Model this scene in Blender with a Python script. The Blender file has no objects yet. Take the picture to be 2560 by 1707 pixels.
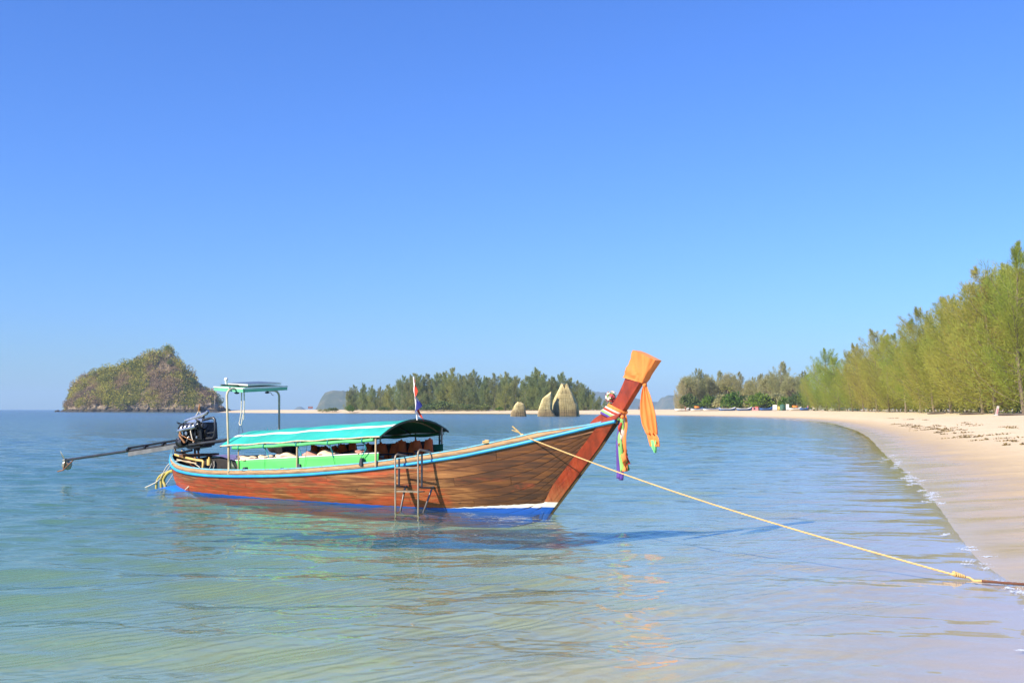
import bpy, bmesh, math, random
import numpy as np
from mathutils import Vector, Matrix, Euler

random.seed(7)
rng = np.random.default_rng(7)
SC = bpy.context.scene
COL = SC.collection

# ---------------------------------------------------------------- camera
CAM_H = 1.65
LENS = 40.0
FPX = LENS / 36.0 * 2560.0
PITCH = math.atan((1023 - 853.5) / FPX)
cam_data = bpy.data.cameras.new("camera")
cam_data.lens = LENS
cam_data.sensor_width = 36.0
cam_data.clip_start = 0.1
cam_data.clip_end = 30000.0
cam = bpy.data.objects.new("camera", cam_data)
cam.location = (0, 0, CAM_H)
cam.rotation_euler = (math.radians(90) + PITCH, 0, 0)
COL.objects.link(cam)
SC.camera = cam

# ---------------------------------------------------------------- sky and sun
SUN_EL = math.radians(36)
SUN_AZ = math.atan2(-0.80, -0.60)          # direction the light comes from (x, y)
world = bpy.data.worlds.new("World")
SC.world = world
world.use_nodes = True
wn = world.node_tree
wn.nodes.clear()
w_out = wn.nodes.new("ShaderNodeOutputWorld")
w_bg = wn.nodes.new("ShaderNodeBackground")
w_sky = wn.nodes.new("ShaderNodeTexSky")
w_sky.sky_type = 'NISHITA'
w_sky.sun_disc = False
w_sky.sun_elevation = SUN_EL
w_sky.sun_rotation = SUN_AZ
w_sky.altitude = 0
w_sky.air_density = 1.3
w_sky.dust_density = 0.2
w_sky.ozone_density = 2.2
w_bg.inputs['Strength'].default_value = 0.070
w_tint = wn.nodes.new("ShaderNodeMix")
w_tint.data_type = 'RGBA'
w_tint.blend_type = 'MULTIPLY'
w_tint.inputs[0].default_value = 1.0
w_tint.inputs[7].default_value = (0.405, 0.695, 1.44, 1)
wn.links.new(w_sky.outputs[0], w_tint.inputs[6])
wn.links.new(w_tint.outputs[2], w_bg.inputs['Color'])
wn.links.new(w_bg.outputs[0], w_out.inputs['Surface'])

sun_data = bpy.data.lights.new("sun", 'SUN')
sun_data.energy = 5.0
sun_data.angle = math.radians(0.5)
sun_data.color = (1.0, 0.88, 0.68)
sun = bpy.data.objects.new("sun", sun_data)
sun_dir = Vector((math.sin(SUN_AZ) * math.cos(SUN_EL), math.cos(SUN_AZ) * math.cos(SUN_EL), math.sin(SUN_EL)))
sun.rotation_euler = sun_dir.to_track_quat('Z', 'Y').to_euler()
sun.location = sun_dir * 60
COL.objects.link(sun)

SC.view_settings.view_transform = 'Standard'
SC.view_settings.look = 'None'
SC.view_settings.exposure = 0.95
SC.view_settings.gamma = 1.0
SC.view_settings.use_curve_mapping = False
SC.render.engine = 'CYCLES'
SC.cycles.use_denoising = True
SC.cycles.max_bounces = 10
SC.cycles.diffuse_bounces = 3
SC.cycles.glossy_bounces = 3
SC.cycles.transmission_bounces = 6
SC.cycles.transparent_max_bounces = 8
SC.cycles.volume_bounces = 0
SC.cycles.sample_clamp_indirect = 4.0
SC.cycles.sample_clamp_direct = 0.0
SC.cycles.caustics_reflective = False
SC.cycles.caustics_refractive = True
SC.cycles.blur_glossy = 0.5


# ---------------------------------------------------------------- helpers
def tag(o, label=None, cat=None, group=None, kind=None):
    if label: o['label'] = label
    if cat: o['category'] = cat
    if group: o['group'] = group
    if kind: o['kind'] = kind
    return o


def empty(name, loc=(0, 0, 0), rz=0.0, parent=None):
    o = bpy.data.objects.new(name, None)
    COL.objects.link(o)
    o.location = loc
    o.rotation_euler = (0, 0, rz)
    o.empty_display_size = 0.2
    if parent: o.parent = parent
    return o


def mesh_np(name, V, Fq, smooth=False):
    """mesh from an (n,3) vertex array and an (m,k) face array"""
    V = np.asarray(V, dtype=np.float32)
    Fq = np.asarray(Fq, dtype=np.int32)
    m = bpy.data.meshes.new(name)
    k = Fq.shape[1]
    m.vertices.add(len(V)); m.vertices.foreach_set('co', V.ravel())
    m.loops.add(Fq.size); m.loops.foreach_set('vertex_index', Fq.ravel())
    m.polygons.add(len(Fq))
    m.polygons.foreach_set('loop_start', np.arange(0, Fq.size, k, dtype=np.int32))
    if smooth:
        m.polygons.foreach_set('use_smooth', np.ones(len(Fq), dtype=bool))
    m.update(calc_edges=True)
    return m


def obj(name, me, mat=None, parent=None):
    o = bpy.data.objects.new(name, me)
    COL.objects.link(o)
    if mat is not None and len(me.materials) == 0:
        me.materials.append(mat)
    if parent is not None: o.parent = parent
    return o


def linked(src, parent=None, loc=None, rot=None, scale=None):
    c = src.copy()
    COL.objects.link(c)
    c.parent = parent
    if loc is not None: c.location = loc
    if rot is not None: c.rotation_euler = rot
    if scale is not None: c.scale = scale
    return c


def copy_tree(o, parent=None):
    c = o.copy(); COL.objects.link(c); c.parent = parent
    for ch in list(o.children):
        copy_tree(ch, c)
    return c


class MB:
    """collects simple shapes; build() links them as one mesh object"""
    def __init__(self):
        self.v = []; self.f = []; self.sm = []

    def add(self, vs, fs, smooth=False):
        b = len(self.v)
        self.v.extend([tuple(p) for p in vs])
        self.f.extend([tuple(b + i for i in f) for f in fs])
        self.sm.extend([smooth] * len(fs))
        return self

    def box(self, c, s, rot=None):
        c = Vector(c); hx, hy, hz = s[0] / 2, s[1] / 2, s[2] / 2
        R = Euler(rot).to_matrix() if rot is not None else Matrix.Identity(3)
        P = [c + R @ Vector((x * hx, y * hy, z * hz)) for x in (-1, 1) for y in (-1, 1) for z in (-1, 1)]
        return self.add(P, [(0, 1, 3, 2), (4, 6, 7, 5), (0, 4, 5, 1), (2, 3, 7, 6), (0, 2, 6, 4), (1, 5, 7, 3)])

    def hexa(self, P):
        return self.add(P, [(0, 1, 3, 2), (4, 6, 7, 5), (0, 4, 5, 1), (2, 3, 7, 6), (0, 2, 6, 4), (1, 5, 7, 3)])

    def tube(self, path, r, n=8, cap=True, closed=False, smooth=True):
        path = [Vector(p) for p in path]
        N = len(path)
        rr = r if isinstance(r, (list, tuple)) else [r] * N
        rings = []
        up = Vector((0.13, 0.27, 1.0)).normalized()
        for i, p in enumerate(path):
            a = path[i - 1] if (i > 0 or closed) else path[i]
            b = path[(i + 1) % N] if (i < N - 1 or closed) else path[i]
            t = (b - a)
            if t.length < 1e-9: t = Vector((0, 0, 1))
            t.normalize()
            s = t.cross(up)
            if s.length < 0.05: s = t.cross(Vector((1, 0, 0)))
            s.normalize(); q = s.cross(t)
            up = q
            rings.append([p + (s * math.cos(2 * math.pi * k / n) + q * math.sin(2 * math.pi * k / n)) * rr[i] for k in range(n)])
        vs = [v for ring in rings for v in ring]
        fs = []
        M = N if closed else N - 1
        for i in range(M):
            j = (i + 1) % N
            for k in range(n):
                k2 = (k + 1) % n
                fs.append((i * n + k, i * n + k2, j * n + k2, j * n + k))
        self.add(vs, fs, smooth)
        if cap and not closed:
            self.add(rings[0], [tuple(reversed(range(n)))])
            self.add(rings[-1], [tuple(range(n))])
        return self

    def cyl(self, a, b, r, n=12, r2=None):
        return self.tube([a, b], [r, r if r2 is None else r2], n)

    def ball(self, c, r, n=8, m=6, sq=(1, 1, 1)):
        vs = []; fs = []
        c = Vector(c)
        for i in range(m + 1):
            th = math.pi * i / m
            for k in range(n):
                ph = 2 * math.pi * k / n
                vs.append(c + Vector((r * sq[0] * math.sin(th) * math.cos(ph), r * sq[1] * math.sin(th) * math.sin(ph), r * sq[2] * math.cos(th))))
        for i in range(m):
            for k in range(n):
                fs.append((i * n + k, (i + 1) * n + k, (i + 1) * n + (k + 1) % n, i * n + (k + 1) % n))
        return self.add(vs, fs, True)

    def grid(self, rows, smooth=True):
        n = len(rows[0])
        vs = [p for r in rows for p in r]
        fs = [(i * n + k, i * n + k + 1, (i + 1) * n + k + 1, (i + 1) * n + k) for i in range(len(rows) - 1) for k in range(n - 1)]
        return self.add(vs, fs, smooth)

    def slab(self, rows, off, smooth=True):
        """a grid given thickness: rows of points, off a function or vector giving the other side"""
        n = len(rows[0]); m = len(rows)
        f = off if callable(off) else (lambda p: Vector(p) + Vector(off))
        top = [Vector(p) for r in rows for p in r]
        bot = [f(p) for p in top]
        N = len(top)
        fs = []
        for i in range(m - 1):
            for k in range(n - 1):
                a, b, c, d = i * n + k, i * n + k + 1, (i + 1) * n + k + 1, (i + 1) * n + k
                fs.append((a, b, c, d)); fs.append((N + d, N + c, N + b, N + a))
        for k in range(n - 1):
            fs.append((k, N + k, N + k + 1, k + 1))
            a = (m - 1) * n + k
            fs.append((a, a + 1, N + a + 1, N + a))
        for i in range(m - 1):
            a = i * n; b = (i + 1) * n
            fs.append((a, b, N + b, N + a))
            a = i * n + n - 1; b = (i + 1) * n + n - 1
            fs.append((a, N + a, N + b, b))
        return self.add(top + bot, fs, smooth)

    def build(self, name, mat, parent=None, autosmooth=True):
        m = bpy.data.meshes.new(name)
        m.from_pydata([tuple(v) for v in self.v], [], self.f)
        m.polygons.foreach_set('use_smooth', self.sm)
        bm = bmesh.new(); bm.from_mesh(m)
        bmesh.ops.recalc_face_normals(bm, faces=bm.faces)
        bm.to_mesh(m); bm.free()
        m.update()
        return obj(name, m, mat, parent)


# ---------------------------------------------------------------- material helpers
def new_mat(name):
    m = bpy.data.materials.new(name)
    m.use_nodes = True
    nt = m.node_tree
    return m, nt, nt.nodes['Principled BSDF'], nt.nodes['Material Output']


def nd(nt, t, **kw):
    n = nt.nodes.new(t)
    for k, v in kw.items(): setattr(n, k, v)
    return n


def mixc(nt, fac, a, b, blend='MIX'):
    n = nt.nodes.new('ShaderNodeMix'); n.data_type = 'RGBA'; n.blend_type = blend
    for sock, val in ((n.inputs[0], fac), (n.inputs[6], a), (n.inputs[7], b)):
        if hasattr(val, 'is_linked') or hasattr(val, 'links'):
            nt.links.new(val, sock)
        elif isinstance(val, (int, float)): sock.default_value = val
        else: sock.default_value = (*val[:3], 1)
    return n.outputs[2]


def ramp(nt, fac, stops, interp='LINEAR'):
    r = nt.nodes.new('ShaderNodeValToRGB')
    r.color_ramp.interpolation = interp
    e = r.color_ramp.elements
    while len(e) < len(stops): e.new(0.5)
    for i, (p, c) in enumerate(stops):
        e[i].position = p
        e[i].color = (c, c, c, 1) if isinstance(c, (int, float)) else (*c[:3], 1)
    nt.links.new(fac, r.inputs[0])
    return r.outputs[0]


def noise(nt, vec, scale, detail=4, rough=0.55, dist=0.0):
    n = nt.nodes.new('ShaderNodeTexNoise')
    n.inputs['Scale'].default_value = scale
    n.inputs['Detail'].default_value = detail
    n.inputs['Roughness'].default_value = rough
    n.inputs['Distortion'].default_value = dist
    if vec is not None: nt.links.new(vec, n.inputs['Vector'])
    return n.outputs['Fac']


def mapping(nt, vec, scale=(1, 1, 1), loc=(0, 0, 0), rot=(0, 0, 0)):
    n = nt.nodes.new('ShaderNodeMapping')
    n.inputs['Scale'].default_value = scale
    n.inputs['Location'].default_value = loc
    n.inputs['Rotation'].default_value = rot
    nt.links.new(vec, n.inputs['Vector'])
    return n.outputs[0]


def objco(nt):
    return nt.nodes.new('ShaderNodeTexCoord').outputs['Object']


def bump(nt, h, strength, dist, bsdf=None, normal=None):
    n = nt.nodes.new('ShaderNodeBump')
    n.inputs['Strength'].default_value = strength
    n.inputs['Distance'].default_value = dist
    nt.links.new(h, n.inputs['Height'])
    if normal is not None: nt.links.new(normal, n.inputs['Normal'])
    if bsdf is not None: nt.links.new(n.outputs[0], bsdf.inputs['Normal'])
    return n.outputs[0]


def math_n(nt, op, a, b=None, c=None, clamp=False):
    n = nt.nodes.new('ShaderNodeMath'); n.operation = op; n.use_clamp = clamp
    for i, v in enumerate((a, b, c)):
        if v is None: continue
        if isinstance(v, (int, float)): n.inputs[i].default_value = v
        else: nt.links.new(v, n.inputs[i])
    return n.outputs[0]


def simple(name, col, rough=0.6, var=0.25, vscale=6.0, bumps=0.0, bscale=40.0, metal=0.0, stretch=(1, 1, 1), dirt=None, spec=0.5):
    """paint / metal / cloth with uneven tone, worn spots and fine relief"""
    m, nt, b, out = new_mat(name)
    co = mapping(nt, objco(nt), stretch)
    n1 = noise(nt, co, vscale, 5)
    dark = tuple(c * (1 - var) for c in col); lite = tuple(min(1, c * (1 + var * 0.6)) for c in col)
    c = ramp(nt, n1, [(0.3, dark), (0.7, lite)])
    if dirt is not None:
        n2 = noise(nt, co, vscale * 2.7, 6, 0.65)
        f = ramp(nt, n2, [(dirt[1], 0.0), (dirt[1] + 0.08, 1.0)])
        c = mixc(nt, f, c, dirt[0])
    nt.links.new(c, b.inputs['Base Color'])
    b.inputs['Roughness'].default_value = rough
    b.inputs['Metallic'].default_value = metal
    b.inputs['Specular IOR Level'].default_value = spec
    if bumps: bump(nt, noise(nt, co, bscale, 3), bumps, 0.01, b)
    return m


def leaf_mat(name, ca, cb, cc, trans=0.35, nscale=0.35, rnd=0.6):
    """foliage: tone varies from clump to clump and from plant to plant"""
    m, nt, b, out = new_mat(name)
    oi = nt.nodes.new('ShaderNodeObjectInfo')
    n1 = noise(nt, objco(nt), nscale, 3)
    f = math_n(nt, 'ADD', math_n(nt, 'MULTIPLY', n1, 1.0), math_n(nt, 'MULTIPLY_ADD', oi.outputs['Random'], rnd, -rnd / 2))
    c = ramp(nt, f, [(0.25, ca), (0.5, cb), (0.75, cc)])
    b.inputs['Roughness'].default_value = 0.6
    b.inputs['Specular IOR Level'].default_value = 0.25
    nt.links.new(c, b.inputs['Base Color'])
    tr = nt.nodes.new('ShaderNodeBsdfTranslucent')
    nt.links.new(c, tr.inputs['Color'])
    mx = nt.nodes.new('ShaderNodeMixShader'); mx.inputs[0].default_value = trans
    nt.links.new(b.outputs[0], mx.inputs[1]); nt.links.new(tr.outputs[0], mx.inputs[2])
    nt.links.new(mx.outputs[0], out.inputs['Surface'])
    return m


# ---------------------------------------------------------------- photograph geometry: pixel -> place
def ray(px, py):
    x = (px - 1280) / FPX; yy = -(py - 853.5) / FPX
    return Vector((x, math.cos(PITCH) - yy * math.sin(PITCH), math.sin(PITCH) + yy * math.cos(PITCH)))


def on_ground(px, py, z=0.0):
    r = ray(px, py); t = (z - CAM_H) / r.z
    return Vector((0, 0, CAM_H)) + r * t


def at_depth(px, py, Y):
    r = ray(px, py)
    return Vector((0, 0, CAM_H)) + r * (Y / r.y)


# ================================================================ SHORE, SAND, SEA
SHORE = [(-60, -90), (-14, -22), (-5, -8), (-0.2, 0), (1.85, 3.6), (3.6, 7.6), (4.25, 9.2), (4.68, 10.7), (5.2, 12.9), (7.4, 20), (8.9, 25),
         (13.4, 41), (22, 71), (29, 98), (40, 147), (47.5, 200), (48.5, 250), (40, 313), (22, 372), (-4, 424), (-42, 452),
         (-85, 474), (-122, 520), (-153, 590), (-172, 670), (-188, 720), (-215, 760), (-225, 850), (-200, 1100), (-150, 1700), (-300, 3000), (-900, 6500)]


def catmull(P, n=6):
    P = np.array(P, float); out = []
    for i in range(len(P) - 1):
        p0 = P[max(i - 1, 0)]; p1 = P[i]; p2 = P[i + 1]; p3 = P[min(i + 2, len(P) - 1)]
        # chordal-safe: scale tangents by segment length
        d = np.linalg.norm(p2 - p1)
        m1 = (p2 - p0) / max(np.linalg.norm(p2 - p0), 1e-6) * d; m2 = (p3 - p1) / max(np.linalg.norm(p3 - p1), 1e-6) * d
        for k in range(n):
            t = k / n
            out.append((2*t**3-3*t**2+1)*p1 + (t**3-2*t**2+t)*m1 + (-2*t**3+3*t**2)*p2 + (t**3-t**2)*m2)
    out.append(P[-1])
    return np.array(out)


SH = catmull(SHORE, 5)
LANDPOLY = np.vstack([SH, [(9000, 6500), (9000, -200), (-60, -200)]])


def shore_sd(x, y):
    """signed distance to the waterline, positive on land"""
    x = np.asarray(x, float).ravel(); y = np.asarray(y, float).ravel()
    d2 = np.full(x.shape, 1e18)
    A = SH[:-1]; B = SH[1:]
    for a, b in zip(A, B):
        e = b - a; L = e @ e
        t = np.clip(((x - a[0]) * e[0] + (y - a[1]) * e[1]) / L, 0, 1)
        d2 = np.minimum(d2, (x - a[0] - t * e[0]) ** 2 + (y - a[1] - t * e[1]) ** 2)
    ins = np.zeros(x.shape, bool)
    Q = LANDPOLY
    for i in range(len(Q)):
        a = Q[i]; b = Q[(i + 1) % len(Q)]
        if a[1] == b[1]: continue
        c = ((a[1] > y) != (b[1] > y)) & (x < (b[0] - a[0]) * (y - a[1]) / (b[1] - a[1]) + a[0])
        ins ^= c
    return np.where(ins, 1, -1) * np.sqrt(d2)


def sand_z(x, y, sd=None):
    x = np.asarray(x, float).ravel(); y = np.asarray(y, float).ravel()
    if sd is None: sd = shore_sd(x, y)
    up = np.interp(sd, [0, 1.5, 3, 8, 15, 25, 60, 200], [0, 0.07, 0.16, 0.5, 0.86, 1.15, 1.36, 1.48])
    dn = -2.6 * (1 - np.exp(np.minimum(sd, 0) / 24.0))
    z = np.where(sd > 0, up, dn)
    near = np.clip(1 - np.hypot(x, y) / 120, 0, 1)
    und = 0.018 * np.sin(1.9 * y + 0.5 * x + 1.2 * np.sin(0.6 * x)) * np.sin(0.45 * y - 0.9 * x) + 0.013 * np.sin(3.7 * y - 1.1 * x + 2.0 * np.sin(0.31 * y))
    z = z + und * near * np.clip(np.abs(sd) / 1.2, 0.0, 1)
    return z


def polar_grid(r, th):
    R, T = np.meshgrid(r, th, indexing='ij')
    X = R * np.sin(T); Y = R * np.cos(T)
    n = len(th); m = len(r)
    i = np.arange(m - 1)[:, None] * n + np.arange(n - 1)[None, :]
    F = np.stack([i, i + n, i + n + 1, i + 1], -1).reshape(-1, 4)
    return X.ravel(), Y.ravel(), F


# --- sand
m_sand, nt, b, out = new_mat("sand")
co = objco(nt)
sep = nt.nodes.new('ShaderNodeSeparateXYZ'); nt.links.new(co, sep.inputs[0])
nA = noise(nt, co, 0.35, 5); nB = noise(nt, co, 3.0, 6); nC = noise(nt, co, 110.0, 3)
hz = math_n(nt, 'ADD', sep.outputs['Z'], math_n(nt, 'MULTIPLY_ADD', nA, 0.18, -0.09))
wet = ramp(nt, hz, [(0.10, 1.0), (0.34, 0.0)])
drift = ramp(nt, nB, [(0.35, (0.60, 0.475, 0.315)), (0.65, (0.70, 0.575, 0.40))])
dryc = mixc(nt, ramp(nt, nA, [(0.4, 0.0), (0.65, 0.5)]), drift, (0.54, 0.42, 0.275))
grain = ramp(nt, nC, [(0.3, 0.80), (0.7, 1.10)])
dryc = mixc(nt, 1.0, dryc, grain, 'MULTIPLY')
wetc = mixc(nt, nB, (0.43, 0.325, 0.185), (0.53, 0.41, 0.245))
wetc = mixc(nt, ramp(nt, math_n(nt, 'ADD', sep.outputs['Z'], 1.0), [(0.55, 1.0), (0.92, 0.0)]), wetc, mixc(nt, nB, (0.36, 0.325, 0.19), (0.47, 0.42, 0.26)))
shell = ramp(nt, noise(nt, co, 38.0, 2), [(0.74, 0.0), (0.77, 0.7)])
wetc = mixc(nt, 1.0, wetc, grain, 'MULTIPLY')
nt.links.new(mixc(nt, shell, mixc(nt, wet, dryc, wetc), (0.70, 0.66, 0.58)), b.inputs['Base Color'])
gl = ramp(nt, math_n(nt, 'ADD', hz, math_n(nt, 'MULTIPLY_ADD', noise(nt, mapping(nt, co, (0.25, 1.6, 1)), 1.0, 4), 0.16, -0.08)), [(0.02, 0.16), (0.09, 0.42), (0.20, 0.95)])
nt.links.new(gl, b.inputs['Roughness'])
b.inputs['Specular IOR Level'].default_value = 0.35
b.inputs['IOR'].default_value = 1.4
rip = nt.nodes.new('ShaderNodeTexWave'); rip.inputs['Scale'].default_value = 1.1; rip.inputs['Distortion'].default_value = 9.0; rip.inputs['Detail'].default_value = 3.0; rip.inputs['Detail Scale'].default_value = 1.2
nt.links.new(mapping(nt, co, (1, 1, 1), rot=(0, 0, 0.9)), rip.inputs['Vector'])
ripm = math_n(nt, 'MULTIPLY', rip.outputs['Fac'], ramp(nt, math_n(nt, 'ADD', sep.outputs['Z'], 1.0), [(0.75, 0.9), (0.96, 0.0)]))
hgt = math_n(nt, 'ADD', math_n(nt, 'ADD', ripm, math_n(nt, 'MULTIPLY', noise(nt, co, 2.2, 6), 0.5)), math_n(nt, 'MULTIPLY', noise(nt, co, 14.0, 4), 0.12))
bs = nt.nodes.new('ShaderNodeBump'); bs.inputs['Distance'].default_value = 0.09
nt.links.new(ramp(nt, hz, [(0.0, 0.13), (0.04, 0.06), (0.3, 0.2), (0.6, 0.7)]), bs.inputs['Strength'])
nt.links.new(hgt, bs.inputs['Height']); nt.links.new(bs.outputs[0], b.inputs['Normal'])

r = np.concatenate([np.geomspace(0.8, 60, 420), np.geomspace(60.5, 900, 260), np.geomspace(920, 7000, 30)])
th = np.radians(np.concatenate([np.linspace(-110, -33, 30), np.linspace(-32.5, 40, 300), np.linspace(41, 110, 30)]))
X, Y, Fq = polar_grid(r, th)
sd = shore_sd(X, Y)
Z = sand_z(X, Y, sd)
me = mesh_np("beach", np.stack([X, Y, Z], 1), Fq[:, ::-1], True)
beach = obj("beach", me, m_sand)
tag(beach, "pale sand beach curving round the bay and down under the water", kind="structure")

# --- sea
m_sea, nt, b, out = new_mat("sea_water")
nt.nodes.remove(b)
at1 = nd(nt, 'ShaderNodeAttribute', attribute_name='tint')
at2 = nd(nt, 'ShaderNodeAttribute', attribute_name='turbid')
atd = nd(nt, 'ShaderNodeAttribute', attribute_name='depth')
calm = nd(nt, 'ShaderNodeAttribute', attribute_name='rough_sea')
co = objco(nt)
turb_skyc = ramp(nt, atd.outputs['Fac'], [(0.0, (0.40, 0.325, 0.20)), (0.08, (0.21, 0.20, 0.11)), (0.28, (0.10, 0.138, 0.082)), (0.55, (0.062, 0.130, 0.125)), (0.95, (0.090, 0.170, 0.245))])  # murky water by depth; the deep-end blue paints in reflected sky
h1 = noise(nt, mapping(nt, co, (1.1, 2.2, 1), rot=(0, 0, 0.12)), 1.0, 3, 0.5, 0.6)
h2 = noise(nt, mapping(nt, co, (4.0, 8.0, 1), rot=(0, 0, -0.15)), 1.0, 3, 0.5, 0.4)
hh = math_n(nt, 'ADD', math_n(nt, 'MULTIPLY', h1, 0.22), math_n(nt, 'MULTIPLY', h2, 0.036))
bs = nt.nodes.new('ShaderNodeBump'); bs.inputs['Distance'].default_value = 1.0
nt.links.new(calm.outputs['Fac'], bs.inputs['Strength']); nt.links.new(hh, bs.inputs['Height'])
fr = nt.nodes.new('ShaderNodeFresnel'); fr.inputs['IOR'].default_value = 1.26
tp = nt.nodes.new('ShaderNodeBsdfTransparent'); gs = nt.nodes.new('ShaderNodeBsdfGlossy'); df = nt.nodes.new('ShaderNodeBsdfDiffuse')
nt.links.new(at1.outputs['Color'], tp.inputs['Color']); nt.links.new(turb_skyc, df.inputs['Color'])
nt.links.new(ramp(nt, calm.outputs['Fac'], [(0.25, 0.0), (0.6, 0.08), (1.0, 0.22)]), gs.inputs['Roughness'])
for n_ in (fr, gs): nt.links.new(bs.outputs[0], n_.inputs['Normal'])
front = math_n(nt, 'SUBTRACT', 1.0, nt.nodes.new('ShaderNodeNewGeometry').outputs['Backfacing'])    # from below the skin only lets light out
m1 = nt.nodes.new('ShaderNodeMixShader'); nt.links.new(math_n(nt, 'MULTIPLY', at2.outputs['Fac'], front), m1.inputs[0]); nt.links.new(tp.outputs[0], m1.inputs[1]); nt.links.new(df.outputs[0], m1.inputs[2])
m2 = nt.nodes.new('ShaderNodeMixShader'); nt.links.new(math_n(nt, 'MULTIPLY', fr.outputs[0], front), m2.inputs[0]); nt.links.new(m1.outputs[0], m2.inputs[1]); nt.links.new(gs.outputs[0], m2.inputs[2])
nt.links.new(m2.outputs[0], out.inputs['Surface'])

r = np.concatenate([np.geomspace(1.2, 5.5, 50), np.geomspace(5.55, 70, 640), np.geomspace(71, 900, 170), np.geomspace(930, 6300, 30)])
th = np.radians(np.concatenate([np.linspace(-80, -33, 24), np.linspace(-32.7, 31, 460), np.linspace(33, 80, 20)]))
X, Y, Fq = polar_grid(r, th)
sd = shore_sd(X, Y)
depth = np.maximum(0, -sand_z(X, Y, sd))
Rr = np.hypot(X, Y)
spacing = np.maximum(Rr * 0.0042, 0.02)
Zw = np.zeros_like(X)
wr = np.random.default_rng(21)
for i in range(90):
    lam = 10 ** wr.uniform(math.log10(0.17), math.log10(3.2))
    a = math.radians(-100 + wr.normal(0, 34))       # travel direction, mostly along the view
    amp = 0.0021 * lam ** 1.0 * wr.uniform(0.5, 1.3)
    kx = math.cos(a) * 2 * math.pi / lam; ky = math.sin(a) * 2 * math.pi / lam
    w = np.clip((lam / spacing - 2.5) / 3.0, 0, 1)
    patch = 0.65 + 0.35 * np.sin(X * wr.uniform(-.5, .5) + Y * wr.uniform(-.5, .5) + wr.uniform(0, 6))
    Zw += amp * w * patch * np.sin(kx * X + ky * Y + wr.uniform(0, 6.28))
calmf = np.clip(depth / 0.35, 0.0, 1) ** .7
Zw *= calmf * 1.65
keep = (depth[Fq] > 0).any(axis=1) | (Rr[Fq].min(axis=1) > 1500)
Fq = Fq[keep]
thin = np.zeros(len(Fq), bool)
K = np.array([0.42, 0.12, 0.24])
tint = np.exp(-depth[:, None] * K[None, :])
turb = 0.96 * (1 - np.exp(-np.maximum(depth - 0.38, 0) * 0.95))
turb = np.maximum(turb, 0.25 * np.exp(-((depth - .1) / 0.08) ** 2))        # stirred-up sand at the edge
rsea = np.interp(Rr, [0, 12, 30, 80, 300], [0.045, 0.09, 0.22, 0.6, 1.0]) * calmf


def water_mesh(name, faces):
    used, inv = np.unique(faces, return_inverse=True)
    m = mesh_np(name, np.stack([X, Y, Zw], 1)[used], inv.reshape(-1, 4)[:, ::-1], True)
    n = len(used)
    ca = m.attributes.new('tint', 'FLOAT_COLOR', 'POINT')
    ca.data.foreach_set('color', np.concatenate([tint[used], np.ones((n, 1))], 1).astype(np.float32).ravel())
    for nm, val in (('turbid', turb), ('rough_sea', rsea), ('depth', depth / 2.6)):
        ta = m.attributes.new(nm, 'FLOAT', 'POINT'); ta.data.foreach_set('value', val[used].astype(np.float32))
    return m


me = water_mesh("sea", Fq[~thin])
sea = obj("sea", me, m_sea)
tag(sea, "calm clear shallow sea, green close by and blue further out", kind="structure")

# ================================================================ THE LONGTAIL BOAT
# boat frame: x from stern to bow, near side = negative y
S0 = on_ground(440, 1222); B0 = on_ground(1377, 1286)
hd = Vector((B0.x - S0.x, B0.y - S0.y, 0)).normalized()
nn = Vector((hd.y, -hd.x, 0))                     # towards the camera
if nn.y > 0: nn = -nn
BOAT_RZ = math.atan2(hd.y, hd.x)
BOAT_AT = Vector((S0.x, S0.y, 0))


def bl(px, py, v):
    """boat coordinates of a photo pixel that lies in the fore-and-aft plane v metres to the near side"""
    r = ray(px, py)
    t = (v + BOAT_AT.dot(nn)) / Vector((r.x, r.y, 0)).dot(nn)
    P = Vector((0, 0, CAM_H)) + r * t
    return Vector(((P - BOAT_AT).dot(hd), -v, P.z))


boat = empty("longtail_boat", BOAT_AT, BOAT_RZ)
tag(boat, "wooden longtail boat with high prow and turquoise canopy moored in the shallows", "boat")


def thing_on_boat(name, label, cat, group=None):
    """a thing of its own that shares the boat's frame"""
    o = empty(name, BOAT_AT, BOAT_RZ)
    return tag(o, label, cat, group)


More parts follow.
